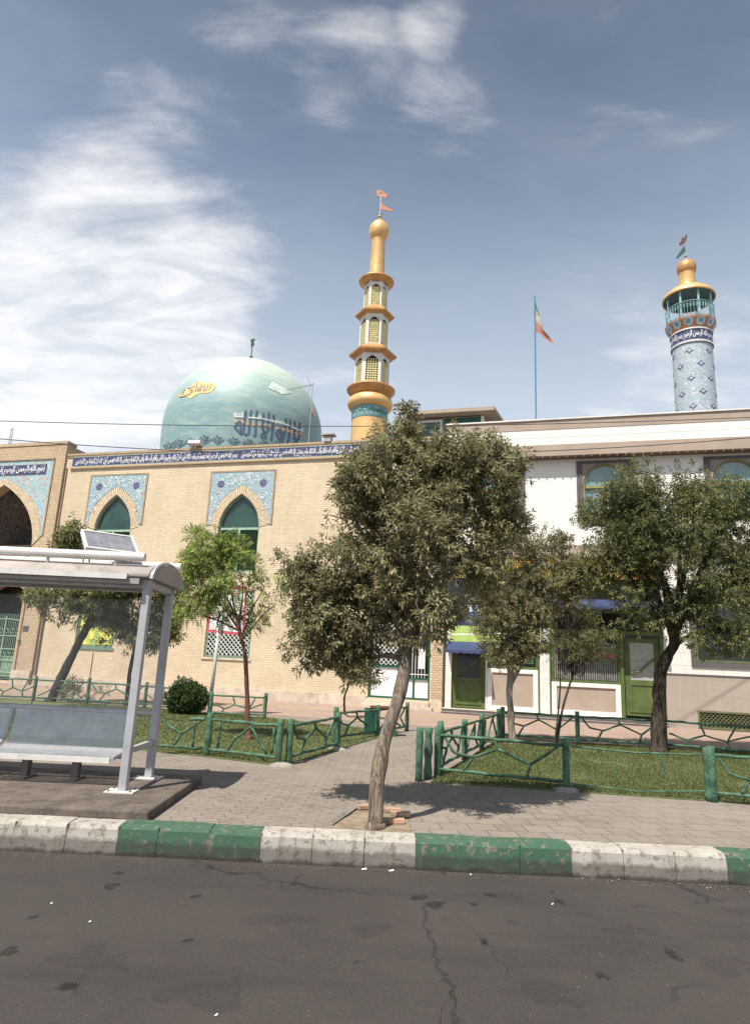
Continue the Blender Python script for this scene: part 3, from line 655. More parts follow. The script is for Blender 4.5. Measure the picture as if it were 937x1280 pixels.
tile_spandrel(-6.27, -7.83, -4.74, 7.42, 9.86, 1.42, 7.42, 9.27, 'tile_pale', A)

def lattice(mb, x0, x1, z0, z1, y, s=.16, w_=.02, T=None):
    """diamond grille clipped to a rectangle"""
    for sg in (1, -1):
        c = -(z1 - z0) - 0.
        while c < (x1 - x0):
            # line x = x0 + c + (z - z0) * sg ...
            pts = []
            for z in (z0, z1):
                xx = x0 + c + (z - z0) if sg == 1 else x0 + c + (z1 - z)
                pts.append((xx, z))
            (ax, az), (bx, bz) = pts
            if ax > bx: ax, az, bx, bz = bx, bz, ax, az
            if bx > x0 and ax < x1:
                if ax < x0: k = (x0 - ax) / (bx - ax); az += (bz - az) * k; ax = x0
                if bx > x1: k = (x1 - ax) / (bx - ax); bz = az + (bz - az) * k; bx = x1
                if bx - ax > .01: mb.tube([(ax, y, az), (bx, y, bz)], w_, 4)
            c += s
# lower windows
def low_window(x0, x1, z0, z1, par, poster=False):
    b = MB(); b.plate(rect(x0 + .004, x1 - .004, z0 + .004, z1 - .004), [rect(x0 + .1, x1 - .1, z0 + .1, z1 - .1)], .06, .2); fr_ = b.build('window', 'green_f', par)
    b = MB(); b.box(x0 + .08, x1 - .08, .17, .19, z0 + .08, z1 - .08); b.build('glass', 'glass_dk', fr_)
    if poster:
        b = MB(); b.box(x0 + .12, x1 - .12, .09, .11, z0 + .12, z1 - .3)
        for k in range(26):
            xx, zz = random.uniform(x0 + .3, x1 - .4), random.uniform(z0 + .9, z1 - .6); r_ = random.uniform(.06, .2)
            b.add([(xx + r_ * math.cos(j) * random.uniform(.6, 1), .084 - k * .0004, zz + r_ * math.sin(j) * random.uniform(.6, 1)) for j in np.linspace(0, 5.6, 9)], [tuple(range(9))], k % 3 + 1)
        b.build('poster', ['poster', 'white_s', 'red', 'green_shop'], fr_)
    else:
        b = MB(); lattice(b, x0 + .1, x1 - .1, z0 + .1, z1 - .1, .07, .2, .018); b.build('grille', 'bars', fr_)
    b = MB(); b.box(x0 - .08, x1 + .08, -.05, .1, z0 - .09, z0 - .003); b.build('sill', 'green_f' if poster else 'limestone', fr_)
low_window(-14, -11.95, 1.8, 4.7, A, True); low_window(-7.36, -5.2, 1.62, 4.5, A)

# white and green double door with lattice and bars
b = MB(); b.plate(rect(.055, 2.515, .365, 3.445), [rect(.13, 1.22, .44, 1.54), rect(1.30, 1.83, .44, 1.12), rect(1.90, 2.44, .44, 1.12), rect(.13, 1.22, 1.62, 3.36), rect(1.30, 2.44, 1.2, 3.36)], .06, .2)
dr = b.build('door', 'green_dk', A)
b = MB()
for r_ in ((.125, 1.225, .435, 1.545), (1.295, 1.835, .435, 1.125), (1.895, 2.445, .435, 1.125)): b.box(r_[0], r_[1], .12, .16, r_[2], r_[3])
b.build('white_panel', 'white_s', dr)
b = MB(); b.box(.125, 1.225, .17, .19, 1.61, 3.37); b.box(1.295, 2.445, .17, .19, 1.19, 3.37); b.build('glass', 'glass_blk', dr)
b = MB(); lattice(b, .15, 1.2, 1.64, 3.34, .1, .19, .016)
for x_ in np.arange(1.42, 2.42, .125): b.tube([(x_, .09, 1.2), (x_, .09, 2.4)], .014, 5)
b.tube([(1.3, .085, 1.32), (2.44, .085, 1.32)], .016, 5)
b.build('security_bars', 'bars', dr)
b = MB(); b.box(2.02, 2.30, .10, .14, 1.55, 2.3); b.box(1.34, 1.52, .10, .14, 1.35, 3.0); b.build('white_notice', 'white_s', dr)

# entrance block with the great arch
EB = empty('entrance_block', (0, 27, 0), TH, 'taller brick entrance block of the mosque at the left edge with a deep tiled arch', 'building')
ga = archpts(-19.42, 2.27, .02, 6.5, 9.6, 16)
b = MB(); b.plate(rect(-26, -16.02, 0, 11.62), [ga], -.12, .5); b.box(-26, -16.02, .51, 6, 0, .02)
b.box(-16.32, -16.02, .5, 6, 0, 11.6); b.box(-26, -16.02, 5.8, 6.1, 0, 11.6); b.build('wall', 'brick2', EB)
b = MB(); b.box(-26.05, -15.98, -.16, .52, 11.625, 11.78); b.build('coping', 'brick2', EB)
rg = MB(); arch_ring(rg, -19.42, 2.27, 2.67, 6.5, 6.9, 9.6, 9.95, -.16, .3, 44, .0); rg.build('brick_arch', ['vouss', 'brick_dk'], EB)
ring = archpts(-19.42, 2.68, 6.9, 6.9, 9.96, 20)
outer = list(reversed([(-22.2, 6.95), (ring[-1][0], 6.95)] + list(reversed(ring)) + [(ring[0][0], 6.95), (-16.66, 6.95), (-16.66, 10.84), (-22.2, 10.84)]))
b = MB(); b.plate(outer, [], -.15, -.123); o = b.build('tile_panel', 'tile_red', EB, uv=True)
b = MB(); b.box(-22, -17.0, -.165, -.151, 10.08, 10.6); o2 = b.build('inscription_band', 'navy', o)
b = MB(); text_band(b, shape_ar('بسم الله الرحمن الرحيم إنما يعمر مساجد الله'), -21.9, -17.1, 10.34, .46, lambda p: (p[0], -.168, p[1]))
for k in range(26):
    x0 = random.uniform(-21.8, -17.3); z0 = random.uniform(10.15, 10.5); b.tube([(x0 + .25 * t_, -.168, z0 + .1 * math.sin(t_ * 4 + k)) for t_ in (0, .3, .6, 1)], .012, 3)
b.build('inscription', 'script', o2)
b = MB(); b.box(-22, -16.6, -.20, -.123, 10.845, 10.92); b.box(-16.655, -16.59, -.17, -.123, 7.0, 10.84); b.build('brick_border', 'brick_dk', o)
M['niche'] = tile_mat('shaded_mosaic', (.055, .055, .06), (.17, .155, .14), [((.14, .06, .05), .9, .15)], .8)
# vault: half dome of the niche
b = MB(); n = 14
for i in range(n + 1):
    t_ = i / n; zt = archpts(-19.42, 2.25, 6.5, 6.5, 9.58, 16)
prev = None; rows = []
for i in range(9):
    k = 1 - (i / 8) ** 1.6 * .55; yy = .45 + 2.3 * i / 8
    rows.append([(-19.42 + (p[0] + 19.42) * k, yy, 6.5 + (p[1] - 6.5) * (1 - .35 * (i / 8) ** 1.5)) for p in archpts(-19.42, 2.26, 6.5, 6.5, 9.6, 16)])
nr = len(rows[0]); b.add([q for r_ in rows for q in r_], [(i * nr + k, i * nr + k + 1, (i + 1) * nr + k + 1, (i + 1) * nr + k) for i in range(8) for k in range(nr - 1)])
b.add(rows[-1], [tuple(range(nr))]); b.build('niche_vault', M['niche'], EB, uv=lambda c: (c[0] + c[1], c[2]))
M['plaster'] = mat('buff_plaster', (.30, .24, .18), .9, .1, 2)
b = MB(); b.plate(rect(-22.4, -16.4, 0, 6.9), [archpts(-20.0, 1.9, .02, 3.4, 4.9)], 1.92, 2.2); b.box(-22.4, -16.4, 1.8, 1.915, 6.1, 6.5)
b.box(-17.14, -17.0, .5, 1.9, 0, 6.9); b.box(-21.9, -21.7, .5, 1.9, 0, 6.9); b.build('niche_wall', M['plaster'], EB)
b = MB(); b.box(-22, -18, 2.6, 2.65, 0, 5); b.build('dark_hall_opening', 'glass_blk', EB)
# iron gate
b = MB()
for x_ in np.arange(-21.8, -18.0, .11): b.tube([(x_, 2.0, .35), (x_, 2.0, 3.05 + .28 * math.sin((x_ + 21.8) / 3.8 * math.pi))], .014, 5)
for z_ in (.4, 1.0, 1.55, 2.2): b.tube([(-21.8, 1.98, z_), (-18.05, 1.98, z_)], .026, 5)
b.tube([(-21.8 + 3.75 * k / 12, 1.98, 2.75 + .3 * math.sin(k / 12 * math.pi)) for k in range(13)], .026, 5)
for k in range(22):
    c0x, c0z = -21.6 + (k % 11) * .35, 2.45 if k < 11 else 1.27; b.tube([(c0x + .12 * math.cos(a), 1.985, c0z + .12 * math.sin(a)) for a in np.linspace(0, 6.28, 13)], .013, 4)
for x_ in (-21.85, -19.95, -18.03): b.tube([(x_, 1.97, 0.05), (x_, 1.97, 3.2)], .045, 6)
b.build('iron_gate', 'grille', EB)
b = MB(); b.box(-21.8, -18.05, 2.04, 2.06, .2, 1.2); b.build('kick_panel', 'grille', EB)
b = MB(); b.box(-16.0 - .85, -16.0 - .55, -.15, -.123, 2.42, 2.64); b.build('name_plate', 'frame_dk', EB)
b = MB(); b.tube([(-16.95, -.16, .2), (-16.95, -.16, 5.8)], .018, 5); b.box(-17.0, -16.88, -.2, -.13, 1.87, 2.0); b.build('electric_conduit', 'soffit', EB)
b = MB()
for x0, x1 in ((-17.1, -16.03),): b.box(x0, x1, -.2, -.123, 0, .62)
b.build('plinth', 'limestone', EB)
b = MB(); b.tube([(-15.9, -.05, .1), (-15.9, -.05, 10.4)], .035, 6); b.build('drain_pipe', 'brick_dk', A)
b = MB(); b.tube([(-12.9, -.03, .1), (-12.9, -.03, 1.6)], .014, 5); b.build('electric_conduit', 'soffit', A)

# ------------------------------------------------------------------ dome
DC = wp(-9.8, -12); DR, DZ = 5.45, 16.7
DM = empty('dome', DC, TH, 'large pale turquoise dome with painted Arabic calligraphy behind the brick facade', 'dome')
def dome_r(z):
    if z < DZ: return DR * math.sqrt(max(0, 1 - ((DZ - z) / 13.) ** 2))
    return DR * math.sqrt(max(0, 1 - ((z - DZ) / DR) ** 2))
prof = [(4.9, 8), (4.9, 12.3), (4.8, 12.31)] + [(dome_r(z), z) for z in np.linspace(12.3, DZ, 14)[:-1]] + [(DR * math.cos(a), DZ + DR * math.sin(a)) for a in np.linspace(0, R(89.6), 36)] + [(.001, DZ + DR)]
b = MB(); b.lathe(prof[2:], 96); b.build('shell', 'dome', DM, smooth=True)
b = MB(); b.lathe(prof[:3], 64); b.build('drum', 'brick2', DM)
b = MB(); tz = DZ + DR; b.tube([(0, 0, tz), (0, 0, tz + 1.9)], .04, 6); b.lathe([(.01, tz + .5), (.14, tz + .62), (.01, tz + .78)], 10)
b.plate([(-.12, tz + 1.5), (.0, tz + 1.38), (.16, tz + 1.6), (.10, tz + 1.85), (.22, tz + 1.98), (.02, tz + 2.1), (-.2, tz + 1.95), (-.1, tz + 1.75)], [], -.02, .02)
b.box(-.5, .55, -.04, .04, tz + .02, tz + .07)
b.build('finial', 'green_dk', DM)
inv = Matrix.Rotation(-TH, 3, 'Z')
def on_dome(px_, py_, lift=.02):
    d = inv @ ray(px_, py_).normalized(); o = inv @ (Vector((0, 0, H)) - Vector((DC.x, DC.y, 0)))
    t0 = o.length - 9; f = lambda t: math.hypot(o.x + d.x * t, o.y + d.y * t) - dome_r(o.z + d.z * t)
    t = t0; 
    while f(t) > 0 and t < t0 + 12: t += .1
    a, c = t - .1, t
    for _ in range(14):
        m = (a + c) / 2
        if f(m) > 0: a = m
        else: c = m
    p = o + d * c; n_ = Vector((p.x, p.y, max(0, p.z - DZ))).normalized(); return p + n_ * lift
def stroke(mb, pts, w_, ox, oy, sc, lift=.02, mi=0):
    """painted brush stroke lying on the dome's curved surface"""
    fine = []
    for i in range(len(pts) - 1):
        n_ = max(2, int(math.dist(pts[i], pts[i + 1]) / 18))
        fine += [(pts[i][0] + (pts[i + 1][0] - pts[i][0]) * k / n_, pts[i][1] + (pts[i + 1][1] - pts[i][1]) * k / n_) for k in range(n_)]
    fine.append(pts[-1]); vs = []
    for i, p in enumerate(fine):
        a, c = fine[max(i - 1, 0)], fine[min(i + 1, len(fine) - 1)]; dx, dy = c[0] - a[0], c[1] - a[1]; l = math.hypot(dx, dy) + 1e-6
        nx, ny = -dy / l * w_ / 2, dx / l * w_ / 2
        vs += [on_dome(ox + (p[0] + nx) / sc, oy + (p[1] + ny) / sc, lift), on_dome(ox + (p[0] - nx) / sc, oy + (p[1] - ny) / sc, lift)]
    mb.add(vs, [(2 * i, 2 * i + 1, 2 * i + 3, 2 * i + 2) for i in range(len(fine) - 1)], mi)
M['ink'] = mat('blue_dome_paint', (.085, .115, .185), .6, .3, 4); M['ink_m'] = mat('slate_dome_paint', (.10, .145, .18), .6, .3, 4)
M['dot'] = mat('orange_dome_paint', (.52, .36, .20), .5); M['dome_w'] = mat('white_dome_paint', (.66, .70, .66), .5)
b = MB(); Z = (280, 500, 7.81)
for s_ in ([(160, 205), (100, 262), (165, 335), (185, 325), (213, 100)], [(158, 210), (165, 320)], [(200, 345), (240, 325), (265, 98)], [(288, 355), (305, 340), (320, 102)],
           [(385, 125), (375, 285), (405, 320), (430, 285), (436, 120)], [(385, 322), (357, 350), (385, 372), (414, 350), (385, 322)], [(452, 392), (465, 340), (484, 145)],
           [(555, 285), (502, 325), (555, 412), (575, 390), (604, 180)], [(553, 290), (556, 400)], [(613, 432), (628, 380), (645, 190)],
           [(690, 210), (684, 370), (706, 402), (730, 370), (737, 220)], [(692, 408), (670, 430), (700, 447), (716, 430), (692, 408)]): stroke(b, s_, 21, *Z)
cb_ = b
b = MB(); stroke(b, [(235, 170), (370, 182), (500, 210), (620, 245), (755, 305)], 12, *Z, lift=.04)
for x_ in range(100, 190, 14): stroke(b, [(x_, 120 + random.uniform(-4, 8)), (x_ + 2, 165)], 8, *Z, lift=.04)
stroke(b, [(98, 163), (192, 167)], 8, *Z, lift=.045)
for x_, y_ in ((335, 150), (355, 155), (285, 150), (470, 190), (500, 198), (520, 195), (545, 203), (560, 205), (580, 210), (665, 240), (750, 270), (760, 280)): stroke(b, [(x_, y_), (x_ + 3, y_ + 30)], 11, *Z, lift=.04)
b.build('white_calligraphy', 'dome_w', DM)
b = cb_
for x_, y_ in ((110, 200), (180, 210), (228, 228), (285, 240), (345, 240), (400, 243), (440, 252), (515, 270), (577, 285), (620, 298), (655, 312), (705, 325), (745, 328)): stroke(b, [(x_ - 8, y_ - 14), (x_ + 8, y_ + 16)], 24, *Z, lift=.03, mi=1)
b.build('calligraphy', ['ink', 'dot'], DM)
b = MB(); stroke(b, [(838, 60), (856, 110), (885, 160)], 26, *Z, lift=.03); b.build('orange_mark', 'dot', DM)
b = MB()   # chevron motifs round the foot
for mx_, my_ in ((285, 560), (345, 562), (420, 568), (490, 578), (562, 584), (222, 572), (165, 578), (118, 592), (620, 590)):
    for st in ([(-32, -6), (0, 22), (34, -2)], [(-22, -14), (2, 6), (16, -6)], [(-8, -22), (10, -8), (20, -16)], [(0, 22), (2, 6)]):
        stroke(b, [(mx_ + q[0] * .9, my_ + q[1] * .9) for q in st], 7.5, 180, 400, 3.748)
b.build('chevron_motif', 'ink_m', DM)
M['splash'] = mat('yellow_dome_paint', (.66, .48, .20), .6, .35, 2, col2=(.66, .36, .18)); M['ink2'] = mat('faded_ink', (.24, .19, .20), .6)
def dome_patch(mb, poly, ox, oy, sc, lift=.02):
    tri = tessellate_polygon([[Vector((p[0], p[1], 0)) for p in poly]]); V = [Vector((p[0], p[1])) for p in poly]; tris = [tuple(V[i] for i in t_) for t_ in tri]
    for _ in range(3):
        nt = []
        for a, c, d in tris:
            ab, bc, ca = (a + c) / 2, (c + d) / 2, (d + a) / 2; nt += [(a, ab, ca), (ab, c, bc), (ca, bc, d), (ab, bc, ca)]
        tris = nt
    for t_ in tris: mb.add([on_dome(ox + p.x / sc, oy + p.y / sc, lift) for p in t_], [(0, 1, 2)])
b = MB(); dome_patch(b, [(140, 335), (240, 290), (290, 230), (350, 200), (440, 130), (490, 165), (560, 150), (630, 150), (705, 205), (640, 285), (540, 315), (450, 310), (330, 392), (280, 360), (170, 372)], 210, 465, 11.71); b.build('painted_splash', 'splash', DM)
b = MB()
for s_ in ([(648, 175), (600, 272)], [(590, 185), (565, 270), (520, 275), (535, 185)], [(492, 185), (470, 285), (448, 240), (430, 290)], [(432, 190), (398, 302)], [(402, 212), (290, 242), (362, 272), (320, 330), (170, 370)], [(262, 250), (208, 332)]): stroke(b, s_, 15, 210, 465, 11.71, lift=.035)
b.build('calligraphy', 'ink2', DM)
b = MB(); dome_patch(b, [(600, 290), (650, 312), (690, 340), (650, 350), (620, 335), (580, 318)], 180, 400, 3.748); b.build('glare_patch', mat('painted_dome_glare', (.50, .60, .54), .5), DM)  # sun glare on the dome, painted as a pale patch

# ------------------------------------------------------------------ golden minaret
def lattice_oct(par, c, r, z0, z1, n_side=6, ph=.267):
    """octagonal storey: white piers, pointed openings, yellow lattice over dark"""
    a_r = r * math.cos(math.pi / n_side); w_ = r * math.sin(math.pi / n_side)
    frm, lat = MB(), MB()
    for k in range(n_side):
        th = 2 * math.pi * (k + ph + .5) / n_side; ca, sa = math.cos(th), math.sin(th)
        def T(p): # x along side, y outward negative, z up
            x_, y_, z_ = p; return (ca * (a_r - y_) - sa * x_, sa * (a_r - y_) + ca * x_, z_)
        hw = w_ * .70; zs_, za = z1 - (z1 - z0) * .30, z1 - (z1 - z0) * .12; zb = z0 + .04
        frm.plate(rect(-w_, w_, z0, z1), [archpts(0, hw, zb, zs_, za, 6)], 0, .06, T=T)
        for i in range(1, 5):
            x_ = -hw + 2 * hw * i / 5; lat.tube([T((x_, .05, zb)), T((x_, .05, zs_ + (za - zs_) * .5))], .030, 4)
        z = zb + .06
        while z < zs_ + .05: lat.tube([T((-hw, .045, z)), T((hw, .045, z))], .028, 4); z += (hw * 2) / 5
    f_ = frm.build('lantern_storey', 'white_p', par); lat.build('lattice', 'lattice_y', f_)
    b_ = MB(); b_.lathe([(r * .80, z0), (r * .80, z1)], n_side, ph=ph); b_.build('dark_core', 'dark_g', f_)
m1 = wp(-.58, -6); MN = empty('minaret', m1, TH, 'tall golden minaret with three white lattice lantern storeys behind the front tree', 'minaret')
b = MB(); b.lathe([(1.0, 0), (1.0, 15.0)], 40); b.build('shaft', 'gold', MN, smooth=True)
b = MB(); b.lathe([(1.005, 14.98), (1.02, 15.0), (1.02, 15.68), (1.0, 15.7)], 40)
b.build('turquoise_band', 'turq', MN, smooth=True)
b = MB()
for k in range(12): 
    x0 = k * .53; text_band(b, shape_ar('الله محمد علي'), x0, x0 + .5, 15.34, .42, lambda p: (1.03 * math.cos(p[0] / 1.02), 1.03 * math.sin(p[0] / 1.02), p[1]))
b.build('band_inscription', 'green_dk', MN)
b = MB(); b.lathe([(1.0, 15.68), (1.18, 15.72), (1.28, 15.9), (1.3, 16.05), (1.22, 16.28), (1.05, 16.42), (1.0, 16.46)], 40); b.build('collar', 'gold', MN, smooth=True)
b = MB(); b.lathe([(1.0, 16.44), (1.12, 16.5), (1.3, 16.72), (1.38, 16.80), (1.40, 16.88), (1.34, 16.93), (.95, 16.98), (.9, 17.1)], 40); b.build('flared_dish', 'gold_dk', MN, smooth=True)
lattice_oct(MN, None, 1.0, 16.95, 18.95)
b = MB(); b.lathe([(.98, 18.84), (1.02, 18.88), (1.38, 18.98), (1.40, 19.08), (.84, 19.5), (.8, 19.51)], 6, ph=.267); b.build('hexagonal_cornice', 'gold_dk', MN)
lattice_oct(MN, None, .83, 19.5, 21.45)
b = MB(); b.lathe([(.82, 21.40), (.85, 21.43), (1.16, 21.52), (1.17, 21.61), (.70, 22.0), (.66, 22.01)], 6, ph=.267); b.build('hexagonal_cornice', 'gold_dk', MN)
lattice_oct(MN, None, .70, 21.95, 23.6)
b = MB(); b.lathe([(.68, 23.55), (.72, 23.6), (1.0, 23.72), (1.05, 23.8), (1.05, 23.87), (.6, 24.1), (.44, 24.4)], 40); b.build('round_cornice', 'gold_dk', MN, smooth=True)
b = MB(); b.lathe([(.46, 24.2), (.45, 24.6), (.40, 26.8), (.42, 26.86)], 32); b.build('upper_shaft', 'gold', MN, smooth=True)
b = MB(); b.lathe([(.40, 26.75), (.5, 26.85), (.60, 27.1), (.62, 27.35), (.55, 27.65), (.38, 27.88), (.18, 28.02), (.06, 28.2), (.03, 28.3)], 32); b.build('onion_cap', 'gold', MN, smooth=True)
b = MB(); b.lathe([(.03, 28.2), (.12, 28.3), (.13, 28.38), (.05, 28.46), (.05, 28.5), (.09, 28.56), (.04, 28.64), (.025, 28.8), (.025, 29.9), (.001, 29.95)], 12)
fi = b.build('finial', 'alu', MN, smooth=True)
b = MB(); b.plate([(.0, 29.35), (.1, 29.3), (.2, 29.1), (.75, 28.72), (.85, 28.6), (.75, 28.6), (.05, 28.86), (-.03, 28.95)], [], -.02, .02)
b.plate([(-.32, 30.3), (-.2, 30.22), (-.1, 30.28), (.05, 30.12), (.15, 30.14), (.22, 29.95), (.40, 29.92), (.42, 29.72), (.3, 29.62), (.1, 29.7), (.0, 29.8), (-.15, 29.78), (-.25, 29.95)], [[(-.08, 29.95), (.06, 29.9), (.08, 30.02), (-.03, 30.08)]], -.02, .02)
b.build('pennant_vane', 'orange_m', fi)

# ------------------------------------------------------------------ tiled minaret
m2 = wp(19.1, -12); MT = empty('minaret', m2, TH, 'round minaret clad in blue floral tiles with a golden canopy above the white building', 'minaret')
b = MB(); b.lathe([(1.10, 0), (1.10, 20.75)], 48)   # tiled shaft with diamond medallions
for row in range(9):
    for k in range(6):
        th = (k + (row % 2) * .5) * math.pi / 3 + .2; zc = 13.3 + row * .86
        for w2, h2, mi, rr in ((.24, .20, 0, 1.112), (.11, .09, 1, 1.122)):
            pts = [(-w2, 0), (-w2 * .35, -h2 * .45), (0, -h2), (w2 * .35, -h2 * .45), (w2, 0), (w2 * .35, h2 * .45), (0, h2), (-w2 * .35, h2 * .45)]
            b.add([(rr * math.cos(th + p[0] / 1.1), rr * math.sin(th + p[0] / 1.1), zc + p[1]) for p in pts] + [((rr + .012) * math.cos(th), (rr + .012) * math.sin(th), zc)], [(j, (j + 1) % 8, 8) for j in range(8)], mi + 1)
b.build('shaft', ['tile_min', 'violet', 'blue_w'], MT, uv=lambda c: (math.atan2(c[1], c[0]) % (2 * math.pi) * 1.1, c[2]))
b = MB(); b.lathe([(1.11, 20.7), (1.15, 20.72), (1.15, 20.8), (1.13, 20.84), (1.13, 21.5), (1.16, 21.52), (1.16, 21.6), (1.12, 21.62)], 48); o = b.build('inscription_band', 'navy', MT, smooth=False)
b = MB()
for k in range(4): text_band(b, shape_ar('بسم الله الرحمن الرحيم'), k * 1.78, k * 1.78 + 1.7, 21.17, .55, lambda p: (1.145 * math.cos(p[0] / 1.135 + 2.6), 1.145 * math.sin(p[0] / 1.135 + 2.6), p[1]))
b.build('inscription', 'script', o)
b = MB(); b.lathe([(1.165, 20.70), (1.175, 20.74), (1.175, 20.82), (1.16, 20.83)], 48); b.lathe([(1.165, 21.5), (1.18, 21.53), (1.18, 21.6), (1.12, 21.61)], 48); b.build('white_moulding', 'white_p', o)
b = MB(); b.lathe([(1.1, 21.58), (1.18, 21.75), (1.38, 22.1), (1.42, 22.2), (1.42, 22.26), (0, 22.27)], 12)
for k in range(12):
    th = 2 * math.pi * (k + .5) / 12
    for (w2, h2, r1, mi) in ((.27, .24, .014, 1), (.13, .12, .024, 2)):
        V = []
        for j in range(10):
            a = j * .628; zz = 21.97 + h2 * math.sin(a); rr = (1.18 + (zz - 21.75) * .58) * math.cos(math.pi / 12) + r1; x_ = w2 * math.cos(a)
            V.append((rr * math.cos(th) - x_ * math.sin(th), rr * math.sin(th) + x_ * math.cos(th), zz))
        b.add(V, [tuple(range(10))], mi)
b.build('balcony', ['terra', 'blue_w', 'turq'], MT)
b = MB(); NP = 8
M['gallery'] = mat('pale_blue_gallery_paint', (.26, .42, .46), .5, .2, 4)
for k in range(NP):
    th = 2 * math.pi * (k + .3) / NP; b.tube([(1.25 * math.cos(th), 1.25 * math.sin(th), 22.2), (1.25 * math.cos(th), 1.25 * math.sin(th), 24.2)], .065, 8)
    p = b.build('column', 'gallery', MT) ; b = MB()
rl = MB()
for z_ in (22.35, 23.25): rl.tube([(1.33 * math.cos(a), 1.33 * math.sin(a), z_) for a in np.linspace(0, 2 * math.pi, 33)], .022, 5, caps=False)
for k in range(48):
    a = 2 * math.pi * k / 48; rl.tube([(1.33 * math.cos(a), 1.33 * math.sin(a), 22.3), (1.33 * math.cos(a), 1.33 * math.sin(a), 23.25)], .011, 4)
    c_ = 2 * math.pi * (k + .5) / 48; rl.tube([(1.33 * math.cos(c_ + .05 * math.cos(q)), 1.33 * math.sin(c_ + .05 * math.cos(q)), 23.0 + .13 * math.sin(q)) for q in np.linspace(0, 6.28, 9)], .011, 4)
rl.build('railing', 'gallery', MT)
b = MB(); b.lathe([(.0, 24.28), (1.0, 24.22), (1.36, 24.08), (1.42, 23.98)], 40); b.build('canopy_soffit', 'turq_dk', MT, smooth=True)
b = MB(); b.lathe([(1.42, 23.97), (1.48, 23.95), (1.49, 24.05), (1.38, 24.28), (1.05, 24.55), (.6, 24.78), (.47, 24.86), (.46, 25.0), (.45, 25.8), (.47, 25.85)], 40); b.build('canopy', 'gold', MT, smooth=True)
b = MB(); b.lathe([(.45, 25.8), (.53, 25.9), (.56, 26.15), (.54, 26.35), (.42, 26.55), (.22, 26.68), (.07, 26.8), (.03, 26.85)], 32); b.build('onion_cap', 'gold_dk', MT, smooth=True)
b = MB(); b.lathe([(.03, 26.8), (.02, 26.95), (.09, 27.0), (.09, 27.05), (.02, 27.12), (.02, 28.1), (.001, 28.12)], 10); fi = b.build('finial', 'alu', MT)
b = MB(); b.plate([(-.02, 27.75), (-.12, 27.65), (-.55, 26.95), (-.5, 26.9), (-.1, 27.22), (.02, 27.35)], [], -.02, .02, 0)
b.plate([(-.35, 27.85), (-.2, 27.8), (.02, 27.95), (.1, 28.15), (.18, 28.4), (.14, 28.55), (.0, 28.3), (-.12, 28.35), (-.2, 28.1)], [], -.02, .02, 1)
b.build('pennant_vane', ['green_dk', 'bark_w'], fi)
b = MB(); b.box(-.08, .08, -.2, 0, 0, .13); b.tube([(0, 0, 0), (0, .25, .05)], .03, 5)
lo = b.build('floodlight', 'black', None, loc=wp(20.45, -12.6, 21.9)); tag(lo, 'small black floodlight fixed on the rim of the tiled minaret balcony', 'light')

# ------------------------------------------------------------------ white building
B = empty('white_building', (0, 26.4, 0), TH, 'two storey white and beige building with arched upstairs windows and a green shopfront', 'building')
def upwin(x0):
    return rect(x0, x0 + 2.05, 7.3, 9.5)
XW = (3.98, 7.96, 12.42, 16.6)
b = MB(); b.plate(rect(3.05, 26, 6.32, 9.71), [rect(x_ + .1, x_ + 1.95, 7.38, 9.5) for x_ in XW], 0, .3)
b.box(3.05, 3.35, .3, 10, 0, 10.9); b.box(3.05, 26, 9.9, 10.2, 0, 10.9)
b.box(3.05, 26, .31, .36, 5.6, 6.6)
b.build('wall', 'wplain', B)
b = MB(); b.box(3.05, 26, .35, 9.9, 10.4, 10.5); b.build('roof', 'asph_roof', B)
b = MB(); b.box(2.98, 26.2, -.42, .3, 9.74, 10.19); b.box(2.98, 26.2, -.40, .3, 10.82, 11.2); b.build('beige_band', 'beige', B)
b = MB(); b.box(2.99, 26.2, -.385, .29, 10.192, 10.49); b.box(2.99, 26.2, -.385, .29, 10.50, 10.818); b.build('white_band', 'wplain', B)
b = MB(); b.box(2.99, 26.2, -.36, .28, 10.48, 10.51); b.build('shadow_joint', 'frame_dk', B)
b = MB(); b.box(2.95, 26.2, -.45, .33, 11.203, 11.26); b.build('coping', 'white_p', B)
b = MB(); b.box(3.0, 26, -.41, -.003, 9.715, 9.738)
x = 3.1
while x < 26: b.box(x, x + .05, -.425, -.35, 9.66, 9.735); x += .30
b.build('soffit', 'soffit', B)
for x_ in XW:
    b = MB(); b.plate(rect(x_, x_ + 2.05, 7.28, 9.6), [rect(x_ + .2, x_ + 1.85, 7.45, 9.5)], -.05, .1); sr = b.build('window_surround', 'frame_dk', B)
    b = MB(); ar = archpts(x_ + 1.02, .79, 7.47, 8.66, 9.46, 10, .86); b.plate(rect(x_ + .205, x_ + 1.845, 7.455, 9.495), [ar], -.02, .15); b.build('stone_lining', 'stone_br', sr)
    ar2 = archpts(x_ + 1.02, .73, 7.54, 8.66, 9.42, 10, .86)
    b = MB(); b.plate(archpts(x_ + 1.02, .785, 7.475, 8.66, 9.455, 10, .86), [ar2], .02, .14); fr_ = b.build('window', 'yellow_f', B)
    b = MB(); b.plate(archpts(x_ + 1.02, .74, 7.53, 8.66, 9.43, 10, .86), [], .10, .12); b.build('glass', 'glass_teal', fr_)
    b = MB(); b.box(x_ + .31, x_ + 1.73, .0, .09, 8.52, 8.60); b.box(x_ + 1.02, x_ + 1.09, .01, .09, 7.56, 8.515); b.build('mullion', 'yellow_f', fr_)
    b = MB(); b.plate(rect(x_ + 1.1, x_ + 1.72, 7.57, 8.5), [rect(x_ + 1.15, x_ + 1.67, 7.62, 8.45)], .03, .085); b.build('sash', 'white_p', fr_)
b = MB(); b.box(3.02, 26, -.12, .3, 5.84, 6.318); b.build('storey_band', 'beige', B)
